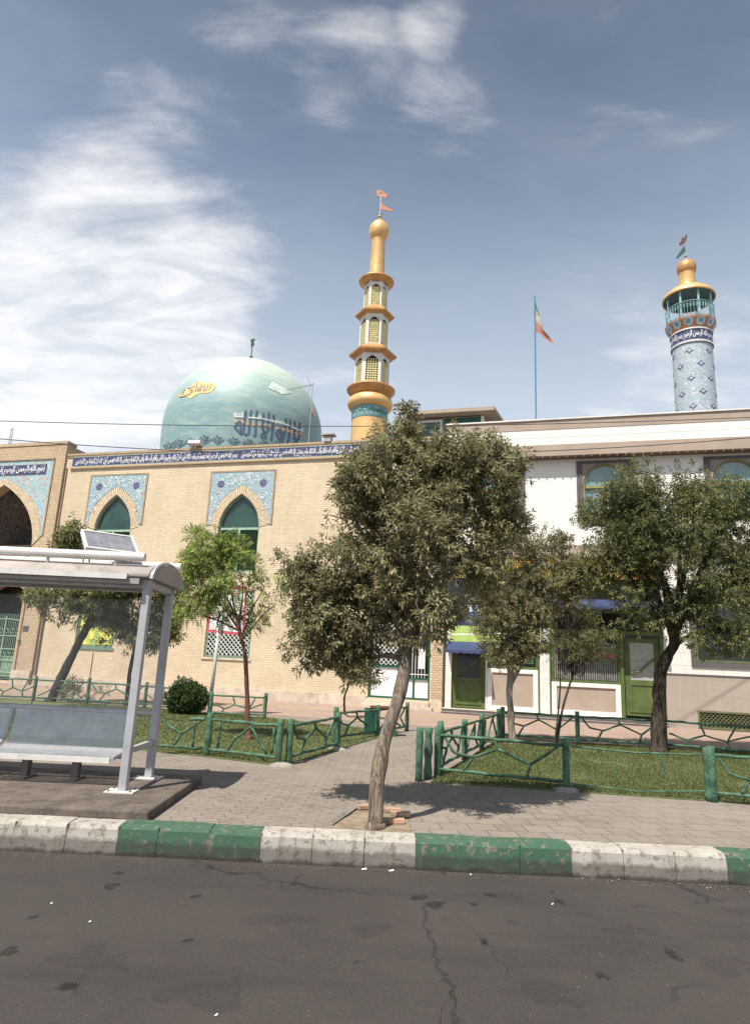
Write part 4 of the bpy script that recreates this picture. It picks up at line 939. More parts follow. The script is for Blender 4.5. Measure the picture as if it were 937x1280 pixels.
# signs over the shops
b = MB(); b.box(3.3, 10.6, -.05, .3, 5.05, 5.838); sg = b.build('fascia_sign', 'yellow_s', B)
b = MB()
for k, tt in enumerate(('خشکبار', 'آجیل', 'فروشگاه')):
    pass
x = 3.5
M['amber'] = mat('amber_print', (.28, .15, .02), .6, .3, 5)
for k in range(150):
    xx, zz = random.uniform(3.4, 10.4), random.uniform(5.1, 5.75); r_ = random.uniform(.03, .09)
    b.add([(xx + r_ * math.cos(j) * random.uniform(.4, 1), -.054 - k * .00008, zz + r_ * math.sin(j) * random.uniform(.4, 1)) for j in np.linspace(0, 5.4, 7)], [tuple(range(7))])
b.build('printed_pattern', M['amber'], sg)
b = MB(); b.box(6.4, 6.46, -.07, -.052, 5.05, 5.83); b.box(8.9, 8.96, -.07, -.052, 5.05, 5.83); b.build('divider', 'green_shop', sg)
b = MB(); b.box(3.1, 10.65, .02, .3, 4.12, 5.04); b.build('upper_glazing', 'glass_blk', B)
b = MB(); b.box(3.1, 6.5, -.06, .3, 3.24, 4.11); bs = b.build('shop_sign', 'blue_s', B)
b = MB(); b.box(3.3, 4.3, -.07, -.062, 3.75, 4.0); b.box(4.6, 6.3, -.07, -.062, 3.4, 3.9); b.build('pale_lettering_panel', 'blue_w', bs)
b = MB(); b.box(3.2, 6.5, -.08, .28, 2.6, 3.22); lm = b.build('lime_sign', 'lime', B)
b = MB(); b.add([(3.3, -.084, 2.85), (6.4, -.084, 3.0), (6.4, -.084, 3.04), (3.3, -.084, 2.90)], [(0, 1, 2, 3)]); b.build('pale_stripe', 'white_s', lm)
def awning(x0, x1, z1, z0, d_, mat_, par):
    b = MB(); n_ = max(4, int((x1 - x0) / .12)); V = []; F_ = []
    for i in range(n_ + 1):
        xx = x0 + (x1 - x0) * i / n_; sc = .03 * abs(math.sin(i * math.pi / 2)); V += [(xx, -.08, z1), (xx, -d_, z0 + .12), (xx, -d_ - .01, z0 + sc)]
    for i in range(n_):
        for k in range(2): F_.append((i * 3 + k, (i + 1) * 3 + k, (i + 1) * 3 + k + 1, i * 3 + k + 1))
    b.add(V, F_)
    b.add([(x0, -.08, z1), (x0, -d_, z0 + .12), (x0, -.08, z0 + .12)], [(0, 1, 2)]); b.add([(x1, -.08, z1), (x1, -d_, z0 + .12), (x1, -.08, z0 + .12)], [(0, 1, 2)])
    return b.build('awning', mat_, par)
awning(3.14, 4.62, 2.62, 2.16, .85, 'blue_s', B); awning(6.9, 10.6, 4.3, 3.85, 1.1, 'blue_s', B)
b = MB(); b.box(3.06, 3.29, -.04, .3, 0, 2.6); b.box(6.52, 6.86, -.04, .3, 0, 4.1); b.box(4.56, 4.62, -.02, .28, .2, 2.58); b.build('white_pier', 'white_p', B)
b = MB(); b.box(6.46, 6.518, -.03, .2, .2, 3.2); b.box(6.862, 6.92, -.03, .2, .2, 4.1); b.box(6.92, 10.7, -.02, .2, 3.06, 3.2); b.build('green_frame', 'green_shop', B)
def shop_door(x0, x1, z0, z1, glass, par):
    b = MB(); zm = z0 + (z1 - z0) * .42
    b.plate(rect(x0, x1, z0, z1), [rect(x0 + .2, x1 - .2, zm + .1, z1 - .14)], .10, .17); d_ = b.build('door', 'green_shop', par)
    b = MB(); b.box(x0 + .19, x1 - .19, .13, .15, zm + .09, z1 - .13); b.build('glass', glass, d_)
    b = MB(); b.plate(rect(x0 + .14, x1 - .14, z0 + .12, zm), [rect(x0 + .22, x1 - .22, z0 + .2, zm - .08)], .07, .098); b.build('raised_panel', 'green_shop', d_)
    b = MB(); b.tube([(x0 + .22, .06, zm + .35), (x0 + .5, .04, zm + .40), (x1 - .22, .06, zm + .85)], .035, 6); b.tube([(x1 - .16, .09, zm + .1), (x1 - .16, .04, zm + .12), (x1 - .16, .04, zm + .4), (x1 - .16, .09, zm + .42)], .015, 5); b.build('handle', 'green_shop', d_)
shop_door(3.30, 4.55, .22, 2.56, 'glass_blk', B); shop_door(9.42, 10.62, .30, 2.95, 'curtain', B)
b = MB(); b.box(10.62, 10.72, -.03, .2, .2, 4.1); b.box(9.28, 9.40, -.03, .2, .2, 3.06); b.build('green_frame', 'green_shop', B)
def shop_window(x0, x1, z0, z1, gl, par, blind=False):
    b = MB(); b.plate(rect(x0, x1, z0, z1), [rect(x0 + .07, x1 - .07, z0 + .07, z1 - .07)], .04, .14); w_ = b.build('window', 'green_shop', par)
    b = MB(); b.box(x0 + .06, x1 - .06, .11, .125, z0 + .06, z1 - .06); b.build('glass', gl, w_)
    if blind:
        b = MB()
        for x_ in np.arange(x0 + .1, x1 - .1, .075): b.box(x_, x_ + .038, .09, .105, z0 + .09, z1 - .3)
        b.build('vertical_blind', 'blind', w_)
        b = MB()
        text_band(b, shape_ar('خوش آمدید'.replace('ی', 'ي')), x0 + 1.15, x1 - .15, z0 + 1.0, .2, lambda p: (p[0], .085, p[1])); b.box(x0 + .9, x1 - .12, .082, .088, z0 + .93, z0 + .98); b.build('red_lettering', 'red', w_)
    return w_
w_ = shop_window(4.63, 6.45, 1.72, 2.56, 'glass_blk', B); shop_window(6.93, 9.27, 1.35, 3.05, 'glass_blk', B, True)
b = MB(); b.box(4.75, 6.3, .09, .10, 1.9, 2.1); b.build('goods_display', 'green_sh', w_)
def stall_riser(x0, x1, z0, z1, par):
    b = MB(); b.plate(rect(x0, x1, z0, z1), [rect(x0 + .17, x1 - .17, z0 + .17, z1 - .15)], -.03, .14); o_ = b.build('stall_riser', 'wplain', par)
    b = MB(); b.box(x0 + .165, x1 - .165, .02, .1, z0 + .165, z1 - .145); b.build('stone_infill', 'beige', o_)
stall_riser(4.63, 6.45, .2, 1.70, B); stall_riser(6.93, 9.27, .2, 1.33, B)
b = MB(); b.box(6.93, 10.7, .04, .28, 3.2, 3.84); b.build('dark_transom', 'glass_blk', B)
b = MB(); b.box(3.0, 10.72, -.42, -.05, 0, .075); b.box(3.0, 10.72, -.34, .2, .075, .19); soften(b.build('shop_step', 'limestone', B), .01)
b = MB(); b.box(3.0, 10.72, -.43, -.421, 0.0, .07); b.box(3.0, 10.72, -.348, -.341, .08, .17); b.build('step_riser', 'frame_dk', B)
# right hand bay
b = MB(); b.plate(rect(10.74, 26, 1.80, 5.838), [rect(11.68, 14.2, 2.15, 4.6), rect(16.2, 18.8, 2.15, 4.6)], 0, .3); b.build('tiled_wall', 'wtile', B)
b = MB(); b.box(10.74, 26, -.03, .3, 1.735, 1.79); b.build('dark_dado_rail', 'frame_dk', B)
b = MB(); b.plate(rect(10.74, 26, 0, 1.73), [rect(11.7, 13.9, .03, .62), rect(16.2, 18.4, .03, .62)], -.02, .3); b.build('stone_dado', 'beige_b', B)
for x_ in (11.7, 16.2):
    b = MB(); b.plate(rect(x_ + .003, x_ + 2.197, .033, .617), [rect(x_ + .06, x_ + 2.14, .09, .56)], -.035, .05); v_ = b.build('basement_vent', 'olive', B)
    b = MB(); lattice(b, x_ + .06, x_ + 2.14, .09, .56, -.0, .13, .013); b.build('grille', 'olive', v_)
    b = MB(); b.box(x_ + .01, x_ + 2.19, .06, .08, .04, .61); b.build('dark_void', 'glass_blk', v_)
for x_ in (11.68, 16.2):
    b = MB(); b.plate(rect(x_ - .08, x_ + 2.6, 2.05, 4.7), [rect(x_ + .08, x_ + 2.44, 2.22, 4.55)], -.05, .12); v_ = b.build('window', 'frame_dk', B)
    b = MB(); b.plate(rect(x_ + .09, x_ + 2.43, 2.23, 4.54), [rect(x_ + .16, x_ + 2.36, 2.3, 4.47)], .02, .1); b.build('sash', 'olive', v_)
    b = MB(); b.box(x_ + .1, x_ + 2.42, .07, .09, 2.24, 4.53); b.build('glass', 'glass_blk', v_)
# rooftop room
PH = wp(2.2, -1); b0 = empty('rooftop_room', (-.55, 30.1, 0), TH); b0.parent = None
tag(b0, 'small rooftop room with an overhanging flat roof, green wall and white framed window', 'building')
b = MB(); b.box(2.35, 5.6, 0, 3, 10, 13.05); b.build('wall', 'stone_br', b0)
b = MB(); b.box(3.75, 5.45, -.02, -.003, 12.4, 13.0); b.build('green_panel', 'green_dk', b0)
b = MB(); b.plate(rect(2.5, 3.65, 12.0, 12.95), [rect(2.6, 3.55, 12.1, 12.85)], -.06, -.003); w_ = b.build('window', 'white_p', b0)
b = MB(); b.box(2.58, 3.57, -.03, -.006, 12.08, 12.87); b.build('glass', 'glass_dk', w_)
b = MB(); b.box(5.45, 5.6, -.03, -.003, 11, 13.05); b.build('corner_post', 'white_p', b0)
b = MB(); V = [(1.9, -.55, 13.1), (6.1, -.55, 13.1), (6.7, 3.4, 13.1), (1.9, 3.4, 13.1), (1.9, -.55, 13.27), (6.1, -.55, 13.27), (6.7, 3.4, 13.27), (1.9, 3.4, 13.27)]
b.add(V, [(0, 3, 2, 1), (4, 5, 6, 7), (0, 1, 5, 4), (1, 2, 6, 5), (2, 3, 7, 6), (3, 0, 4, 7)]); b.build('flat_roof', 'beige', b0)

# ------------------------------------------------------------------ roof fittings
fp = wp(7.6, -2, 10.5); FP = empty('flagpole', fp, 0, 'thin blue flagpole with a drooping green, white and red flag on the white building roof', 'flagpole')
b = MB(); b.tube([(0, 0, 0), (0, 0, 9.05)], .035, 6); b.build('pole', mat('blue_pole_paint', (.10, .20, .30), .5), FP)
M['flag_g'] = mat('green_cloth', (.13, .19, .10), .8, .1, trans=0); M['flag_w'] = mat('white_cloth', (.42, .37, .29), .8, .1); M['flag_r'] = mat('red_cloth', (.42, .17, .13), .8, .1)
b = MB(); NU, NV = 22, 22; V = []; F_ = []; mi = []
for i in range(NU + 1):
    for j in range(NV + 1):
        u, v = i / NU, j / NV
        # hoist along the pole (v from top), fly sags steeply
        x_ = u * .90 * (.25 + .75 * v ** .8) ; z_ = 9.0 - v * 1.9 - u * (1.55 - 1.0 * v) + .08 * math.sin(u * 5)
        y_ = .10 * math.sin(u * 9 + v * 3) * u
        V.append((x_, y_, z_))
for i in range(NU):
    for j in range(NV):
        a = i * (NV + 1) + j; F_.append((a, a + 1, a + NV + 2, a + NV + 1)); v = j / NV; mi.append(0 if v < .30 else 1 if v < .68 else 2)
b.add(V, F_, mi); b.build('flag', ['flag_g', 'flag_w', 'flag_r'], FP, smooth=True)
b = MB(); b.box(-.32, .32, -.25, .2, .12, .30); b.tube([(0, 0, 0), (0, 0, .14)], .05, 6); o = soften(b.build('floodlight', 'white_p', None, loc=wp(-8.88, 2.05, 11.1)), .05, 3); o.rotation_euler = (R(-12), R(3), TH); tag(o, 'white floodlight on the parapet in front of the dome', 'light')
b = MB(); b.box(-.3, .3, -.2, .2, .28, .34); b.box(-.16, .16, -.12, .12, 0, .24); o = b.build('floodlight', 'alu', None, loc=wp(-2.3, 2.0, 11.1)); o.rotation_euler = (0, 0, TH); tag(o, 'grey box lamp on the parapet just left of the golden minaret', 'light')
# antenna
ap = wp(-3.4, 0., 11.0); AN = empty('antenna', ap, TH, 'thin TV antenna mast standing at the right side of the dome', 'antenna')
k_ = at(391, 478, ap.y); b = MB(); hh = k_.z - ap.z; b.tube([(0, 0, -.4), (0, 0, hh)], .022, 5); b.build('mast', 'alu', AN)
b = MB(); b.tube([(-1.35, 0, hh - .30), (.05, 0, hh - .1)], .015, 4)
for k in range(9): b.tube([(-1.3 + k * .15, -.14, hh - .29 + k * .02), (-1.3 + k * .15, .14, hh - .29 + k * .02)], .012, 4)
b.tube([(-.35, 0, hh + .35), (-.1, 0, hh - .1), (-.2, 0, hh - .55)], .012, 4); b.build('aerial', 'alu', AN)
AN.location = Vector((k_.x, k_.y, 11.0))
AN2 = empty('antenna', at(12, 556, 34), 0, 'faint lattice mast rising behind the left end of the brick parapet', 'antenna')
b = MB(); tz_ = (at(14, 535, 34).z - AN2.location.z)
for dx in (-.13, .13): b.tube([(dx, 0, -3), (dx * .3, 0, tz_)], .02, 4)
for k in range(8): b.tube([(-.13, 0, -2 + k * .4), (.13, 0, -1.8 + k * .4)], .012, 4)
b.build('mast', 'alu', AN2)
# cables
def cable(p, q, sag, label):
    b = MB(); pts = []
    for i in range(41):
        t_ = i / 40; v = p.lerp(q, t_); v = v - Vector((0, 0, sag * 4 * t_ * (1 - t_))); pts.append(v)
    b.tube(pts, .013, 5); return tag(b.build('overhead_cable', 'cable'), label, 'cable', 'overhead cables')
e1, e2 = at(0, 506, 19), at(937, 502, 19); d1 = (e2 - e1)
cable(e1 - d1 * .4, e2 + d1 * .4, .75, 'highest overhead cable crossing in front of the dome and both minarets')
p_, q_ = at(-60, 543, 17.5), at(1000, 541, 17.5); cable(p_, q_, .62, 'lower overhead cable running just above the brick frieze and along the white parapet')

# ------------------------------------------------------------------ trees
def crown(name, blobs, n, ll, lw, per, mt, parent, thr=-.25, freq=2.2, seed=0, droop=.25, stem=None, out=.75, pinn=False, clump=26, crad=.20):
    bc = np.array([b_[0] for b_ in blobs], float); br = np.array([b_[1] if hasattr(b_[1], '__len__') else (b_[1],) * 3 for b_ in blobs], float)
    wts = br.prod(1) ** (2 / 3); wts /= wts.sum()
    k = int(n * 2.2); idx = rng.choice(len(blobs), k, p=wts)
    d = rng.normal(size=(k, 3)); d /= np.linalg.norm(d, axis=1)[:, None]; r = rng.random(k) ** (1 / 2.4)
    r *= 1 + .22 * sn(d * 3, 1.3, seed + 5) + .10 * sn(d * 9, 1., seed)
    p = bc[idx] + d * r[:, None] * br[idx]
    if clump:
        nc = max(6, int(n / clump)); ci = rng.integers(0, k, nc) if nc < k else np.arange(k)
        own = rng.integers(0, nc, k); cen = p[ci][own]; rc = crad * rng.uniform(.6, 1.5, nc)[own]
        e = rng.normal(size=(k, 3)); e /= np.linalg.norm(e, axis=1)[:, None]; loose = rng.random(k) < .12
        q = cen + e * (rng.random(k) ** .5 * rc)[:, None] * np.array([1.15, 1.15, .75]); p = np.where(loose[:, None], p, q); d = np.where(loose[:, None], d, d[ci][own] * .6 + e * .8); d /= np.linalg.norm(d, axis=1)[:, None]
        ctint = rng.normal(0, .10, nc)[own]
    nz = sn(p, freq, seed) * .6 + sn(p, freq * 2.3, seed + 2) * .4
    ok = nz > thr + rng.normal(0, .12, k); p, d, idx = p[ok][:n], d[ok][:n], idx[ok][:n]; k = len(p)
    ctint = ctint[ok][:n] if clump else 0.
    ax = d * out + rng.normal(0, .45, (k, 3)) + np.array([0, 0, .22]); ax /= np.linalg.norm(ax, axis=1)[:, None]
    tmp = np.cross(ax, rng.normal(size=(k, 3))); tmp /= np.linalg.norm(tmp, axis=1)[:, None]; t2 = np.cross(ax, tmp)
    Vs = []; T = []; st = np.clip(.42 + .16 * sn(p, 1.4, seed + 9) + rng.normal(0, .12, k) + ctint, 0, 1)
    SL = ll * (1.6 if not pinn else 3.2)
    for j in range(per):
        f = (j + .6) / per
        if pinn:
            sg = 1 if j % 2 else -1; ang = np.full(k, sg * math.pi / 2) ; side = tmp * sg
            dd = ax * .35 + side * .95 + np.array([0, 0, -.25])
        else:
            ang = 2.4 * j + rng.random(k) * .8; side = tmp * np.cos(ang)[:, None] + t2 * np.sin(ang)[:, None]
            dd = ax * (.15 + .75 * f) + side * (.95 - .45 * f) + rng.normal(0, .12, (k, 3)) + np.array([0, 0, -droop])
        dd /= np.linalg.norm(dd, axis=1)[:, None]
        base = p + ax * SL * f * .8 + (np.array([0, 0, -.35]) * (SL * f) ** 1 if pinn else 0)
        L_ = ll * rng.uniform(.65, 1.2, k) * (1 - .25 * abs(f - .5)); w_ = lw * rng.uniform(.75, 1.2, k)
        sd_ = np.cross(dd, rng.normal(size=(k, 3)) * .7 + np.array([0, 0, 1.2])); sd_ /= np.linalg.norm(sd_, axis=1)[:, None] + 1e-9; up_ = np.cross(sd_, dd)
        a = base; tip = base + dd * L_[:, None] - np.array([0, 0, 1]) * (L_ * .12)[:, None]
        mid = base + dd * (L_ * .45)[:, None]; fold = up_ * (w_ * .25)[:, None]
        lft = mid + sd_ * (w_ / 2)[:, None] + fold; rgt = mid - sd_ * (w_ / 2)[:, None] + fold
        Vs.append(np.stack([a, lft, tip, rgt], 1)); tt = np.clip(st + rng.normal(0, .14, k), 0, 1); T.append(np.repeat(tt, 4))
    V = np.concatenate(Vs).reshape(-1, 3); T = np.concatenate(T); q = np.arange(0, len(V), 4)
    Fc = np.concatenate([np.stack([q, q + 1, q + 2], 1), np.stack([q, q + 2, q + 3], 1)])
    if parent is not None: V = V - np.array(parent.location)
    return quick_mesh(name, V, Fc, mt, T, parent), p, ax
def limb(mb, pts, r0_, r1_, n=10, wob=.25, jit=0.):
    pts = [Vector(p) for p in pts]; fine = []
    for i in range(len(pts) - 1):
        p0 = pts[max(i - 1, 0)]; p1 = pts[i]; p2 = pts[i + 1]; p3 = pts[min(i + 2, len(pts) - 1)]
        for k in range(6):
            t_ = k / 6; fine.append(.5 * ((2 * p1) + (p2 - p0) * t_ + (2 * p0 - 5 * p1 + 4 * p2 - p3) * t_ ** 2 + (3 * p1 - p0 - 3 * p2 + p3) * t_ ** 3))
    fine.append(pts[-1]); N = len(fine)
    if jit: fine = [p + Vector((noise.noise(p * 3), noise.noise(p * 3 + Vector((9, 0, 0))), 0)) * jit for p in fine]
    mb.tube(fine, [r0_ + (r1_ - r0_) * (i / (N - 1)) ** .8 for i in range(N)], n, wob=wob); return fine
def tree(name, label, base, trunk, r0_, r1_, blobs, n, ll, lw, per, mt, bark, branches=10, root_flare=1.5, twigs=0, **kw):
    o = empty(name, base, 0, label, 'tree'); b = MB(); off = Vector(base)
    fl = [p - off for p in [Vector(t_) for t_ in trunk]]
    f_ = limb(b, fl, r0_, r1_, 14, .3, .02); 
    b.tube([(0, 0, -.03), (0, 0, .06), (fl[1] * .12) + Vector((0, 0, .0))], [r0_ * root_flare, r0_ * 1.2, r0_ * .9], 12, wob=.4)
    top = f_[-1]
    rr = random.Random(hash(len(label)) % 1000)
    for i, bl in enumerate(blobs[:branches]):
        c_ = Vector(bl[0]) - off; st_ = f_[max(0, len(f_) - 1 - (i % 4) * 2)]
        md = st_.lerp(c_, .5) + Vector((rr.uniform(-.1, .1), rr.uniform(-.1, .1), rr.uniform(.02, .15)))
        fin = limb(b, [st_, md, c_], r1_ * .75, r1_ * .22, 7, .2, .03); rad = bl[1] if not hasattr(bl[1], '__len__') else bl[1][0]
        for k in range(5):
            dd = Vector((rr.gauss(0, 1), rr.gauss(0, 1), rr.gauss(.3, 1))).normalized(); s0 = fin[len(fin) // 2 + rr.randint(0, len(fin) // 2 - 1)]
            limb(b, [s0, s0 + dd * rad * .4, s0 + dd * rad * .85 + Vector((0, 0, rad * .1))], r1_ * .25, r1_ * .06, 5, 0)
    cw, p, ax = crown('crown', blobs, n, ll, lw, per, mt, o, **kw)
    if twigs:
        sel = rng.choice(len(p), min(twigs, len(p)), replace=False)
        for i in sel:
            p0 = Vector(p[i]) - off; a_ = Vector(ax[i]); b.tube([p0 - a_ * ll * 2.2, p0, p0 + a_ * ll * 1.3], [.006, .005, .002], 3)
    b.build('trunk', bark, o, smooth=True); return o
def blob(px_, py_, rp, Y, dy=0., sx=1., sz=1.):
    c = at(px_, py_, Y + dy); r_ = rp / F * (Y + dy) * .97; return ((c.x, c.y, c.z), (r_ * sx, r_ * .9, r_ * sz))
# front ash tree
Y = 7.7
bl = [blob(478, 605, 52, Y), blob(540, 622, 70, Y, .1), blob(600, 600, 55, Y, .2), blob(440, 640, 48, Y, .1), blob(520, 680, 75, Y, -.1), blob(455, 700, 55, Y, .2), blob(590, 680, 55, Y, .2),
      blob(500, 745, 42, Y, .0), blob(395, 740, 45, Y, .4), blob(390, 800, 42, Y, .4), blob(430, 770, 50, Y, .3), blob(440, 830, 26, Y, .4), blob(540, 765, 34, Y, -.3), blob(500, 555, 27, Y, .1), blob(605, 572, 28, Y, .3),
      blob(640, 595, 24, Y, .3), blob(452, 590, 32, Y, .1), blob(560, 580, 38, Y, .1), blob(508, 520, 13, Y, .1), blob(510, 512, 9, Y, .1), blob(490, 790, 22, Y, .2), blob(625, 650, 34, Y, .3), blob(370, 705, 24, Y, .4), blob(525, 790, 16, Y, -.2), blob(600, 730, 22, Y, .3)]
tree('ash_tree', 'large leaning olive green tree nearest the kerb, in front of the golden minaret', gz(467, 1036), [gz(467, 1036), at(471, 990, 7.22), at(477, 950, 7.3), at(482, 920, 7.35), at(497, 870, 7.45), at(507, 825, 7.6), at(513, 785, 7.7)], .082, .064, bl, 8600, .080, .0255, 8, 'leaf_o', 'bark_l', branches=14, twigs=700, seed=1, thr=-.42, freq=2.2, clump=30, crad=.17)
# dark trunked tree at the right
Y = 15.2
bl = [blob(790, 640, 52, Y), blob(850, 660, 62, Y), blob(905, 650, 52, Y, .3), blob(800, 705, 62, Y), blob(870, 730, 60, Y, -.2), blob(930, 720, 50, Y, .2), blob(765, 690, 34, Y, -.1), blob(800, 610, 32, Y), blob(870, 615, 34, Y, .2), blob(920, 620, 28, Y, .3),
      blob(812, 755, 34, Y, -.3), blob(900, 785, 36, Y, -.6), blob(930, 800, 30, Y, -.5), blob(980, 700, 70, Y, .4), blob(980, 780, 50, Y), blob(745, 640, 20, Y), blob(800, 585, 12, Y), blob(840, 770, 26, Y, .2), blob(750, 720, 30, Y, .2), blob(770, 620, 18, Y)]
tree('broad_crowned_tree', 'broad dark olive tree with a nearly black forked trunk on the right hand lawn', gz(822, 941), [gz(822, 941), at(823, 890, 15.5), at(824, 850, 15.45), at(830, 828, 15.42), at(842, 805, 15.4), at(845, 770, 15.3)], .165, .105, bl, 12500, .100, .034, 7, 'leaf_d', 'bark_d', branches=14, seed=4, thr=-.42, freq=1.3, clump=30, crad=.30)
# small grey leaved tree in the middle
Y = 15.9
bl = [blob(640, 700, 30, Y, -.1), blob(680, 690, 24, Y), blob(640, 745, 40, Y), blob(690, 735, 34, Y), blob(625, 790, 34, Y, -.1), blob(665, 785, 36, Y), blob(640, 820, 22, Y), blob(715, 720, 24, Y), blob(675, 668, 10, Y), blob(700, 680, 12, Y), blob(610, 770, 18, Y), blob(730, 745, 22, Y, .1)]
tree('young_ash_tree', 'slim tree with a pale straight trunk in front of the green shopfront', gz(640, 928), [gz(640, 928), at(638, 895, 16.1), at(637, 860, 16), at(640, 820, 15.95)], .085, .07, bl, 4600, .105, .032, 7, 'leaf_o', 'bark_p', branches=9, seed=8, thr=-.2, freq=1.7, crad=.24)
# sapling with bare wispy twigs
o = empty('wispy_sapling', gz(695, 935), 0, 'wispy half bare sapling with thin twigs in front of the striped blinds', 'tree'); b = MB(); off = Vector(o.location); Y = 15.4
st = [gz(695, 935), at(702, 890, Y), at(712, 855, Y), at(722, 830, Y)]; limb(b, [p - off for p in st], .035, .02, 8, .2)
limb(b, [p - off for p in [gz(693, 935), at(697, 895, Y - .1), at(700, 850, Y), at(697, 800, Y)]], .03, .012, 7, .2)
rr = random.Random(3); tips = []
for k in range(110):
    s0 = at(rr.uniform(695, 730), rr.uniform(800, 850), Y); tx, ty = rr.gauss(722, 22), rr.gauss(785, 22); e_ = at(tx, ty, Y + rr.uniform(-.5, .5)); m_ = s0.lerp(e_, .5) + Vector((rr.uniform(-.1, .1), 0, rr.uniform(0, .15)))
    limb(b, [s0 - off, m_ - off, e_ - off], .007, .003, 3, 0); tips.append(e_)
for (x1, y1) in ((760, 850), (770, 830), (755, 815), (690, 790), (700, 765), (740, 775)): limb(b, [at(715, 845, Y) - off, at((715 + x1) / 2, min(845, y1) - 12, Y) - off, at(x1, y1, Y) - off], .012, .004, 5, 0)
b.build('trunk', 'bark_d', o, smooth=True)
crown('crown', [blob(715, 790, 30, Y), blob(740, 805, 26, Y), blob(700, 820, 20, Y), blob(725, 770, 22, Y)], 750, .10, .016, 6, 'leaf_d', o, thr=.0, seed=12)
# bright tree on the left lawn: feathery leaves
Y = 14.1
bl = [blob(265, 690, 36, Y), blob(300, 715, 42, Y), blob(250, 725, 30, Y), blob(330, 735, 28, Y), blob(270, 755, 28, Y), blob(315, 770, 22, Y), blob(240, 765, 18, Y, .1), blob(345, 755, 14, Y), blob(245, 672, 16, Y), blob(235, 700, 16, Y), blob(290, 690, 26, Y)]
tree('feathery_tree', 'slender bright green feathery tree on the left lawn, in front of the red bordered sign', gz(310, 926), [gz(310, 926), at(309, 880, 14.15), at(307, 830, 14.1), at(302, 800, 14.1), at(296, 770, 14.1)], .055, .035, bl, 1500, .085, .026, 12, 'leaf_g', 'bark_w', branches=9, seed=15, thr=-.2, pinn=True, out=.9)
# trees behind the shelter
Y = 21.6
bl = [blob(92, 668, 18, Y), blob(85, 690, 16, Y), blob(120, 745, 36, Y), blob(80, 745, 22, Y), blob(55, 745, 16, Y), blob(65, 760, 14, Y), blob(105, 710, 20, Y), blob(140, 730, 24, Y)]
tree('leaning_street_tree', 'strongly leaning tree behind the bus shelter bench, beside the brick wall', gz(62, 878), [gz(62, 878), at(80, 840, 21.6), at(100, 800, 21.6), at(118, 765, 21.6), at(122, 745, 21.6)], .15, .10, bl, 2300, .16, .05, 7, 'leaf_d', 'bark_d', branches=8, seed=21, thr=-.15, freq=1.5, crad=.3)
Y = 22.3
bl = [blob(160, 770, 30, Y), blob(185, 745, 28, Y), blob(150, 795, 20, Y), blob(205, 760, 24, Y), blob(185, 790, 22, Y), blob(140, 765, 20, Y), blob(215, 735, 16, Y), blob(165, 735, 24, Y), blob(210, 790, 14, Y)]
tree('small_street_tree', 'small round tree seen between the shelter roof and its right hand posts', gz(158, 882), [gz(158, 882), at(161, 850, 22.3), at(167, 815, 22.3), at(172, 790, 22.3)], .075, .05, bl, 2600, .16, .048, 7, 'leaf_d', 'bark_d', branches=8, seed=25, thr=-.2, freq=1.6, crad=.3)
# thin sapling under the big crown
Y = 21.
tree('thin_sapling', 'thin crooked sapling beside the brick wall just left of the white doors', gz(431, 892), [gz(431, 892), at(430, 875, Y), at(434, 860, Y), at(438, 845, Y)], .035, .025, [blob(440, 835, 16, Y), blob(450, 845, 12, Y)], 260, .15, .045, 7, 'leaf_d', 'bark_d', branches=2, seed=31)
# bush
o = empty('round_bush', gz(234, 894), 0, 'clipped round dark green bush beside the white sign pole', 'bush'); c = at(234, 873, 19.5); rb = .55
crown('foliage', [((c.x, c.y, c.z + .0), (rb * .95, rb * .95, rb * .88))], 3000, .055, .032, 7, 'leaf_b', o, thr=-2, out=1., clump=0)
b = MB(); b.tube([(0, 0, 0), (0, 0, .3)], .05, 6); b.build('stem', 'bark_d', o)
def weeds(name, label, pts, h, n, mt):
    o_ = empty(name, pts[0], 0, label, 'plant'); crown('leaves', [((p.x, p.y, p.z + h * .5), (h * .6, h * .5, h * .55)) for p in pts], n, .10, .03, 6, mt, o_, thr=-.1); return o_
weeds('shrub', 'straggly low shrub behind the bench and the low green fence', [gz(90, 878), gz(75, 876), gz(104, 880)], .7, 240, 'leaf_o')
weeds('shrub', 'tiny weedy plant at the foot of the left fence post', [gz(140, 884)], .45, 70, 'leaf_g')

# ------------------------------------------------------------------ branch-pattern fences
def wob_tube(mb, pts, r_, seed, n=7):
    fine = []
    pts = [Vector(p) for p in pts]
    for i in range(len(pts) - 1):
        for k in range(5): fine.append(pts[i].lerp(pts[i + 1], k / 5))
    fine.append(pts[-1]); q = [p + Vector((noise.noise(p * 5 + Vector((seed, 0, 0))), noise.noise(p * 5 + Vector((0, seed, 0))), noise.noise(p * 5 + Vector((0, 0, seed))))) * .018 for p in fine]
    mb.tube(q, [r_ * (1 + .22 * noise.noise(p * 11)) for p in q], n)
PAT = [[[(.05, .95), (.14, .55), (.29, .43), (.22, .05)], [(.29, .43), (.49, .75), (.46, .98)], [(.49, .75), (.73, .35), (.71, .05)], [(.73, .35), (.94, .95)]],
       [[(.16, .95), (.15, .1)], [(.30, .05), (.38, .45), (.60, .85), (.66, .97)], [(.60, .85), (.84, .1)], [(.92, .9), (.9, .1)]],
       [[(.08, .1), (.3, .5), (.55, .9)], [(.3, .5), (.5, .45), (.75, .1)], [(.55, .9), (.5, .45)], [(.9, .95), (.75, .5), (.9, .1)]],
       [[(.05, .5), (.25, .25), (.45, .5), (.4, .95)], [(.45, .5), (.7, .3), (.95, .6)], [(.25, .25), (.22, .05)], [(.7, .3), (.72, .05)], [(.7, .3), (.8, .95)]]]
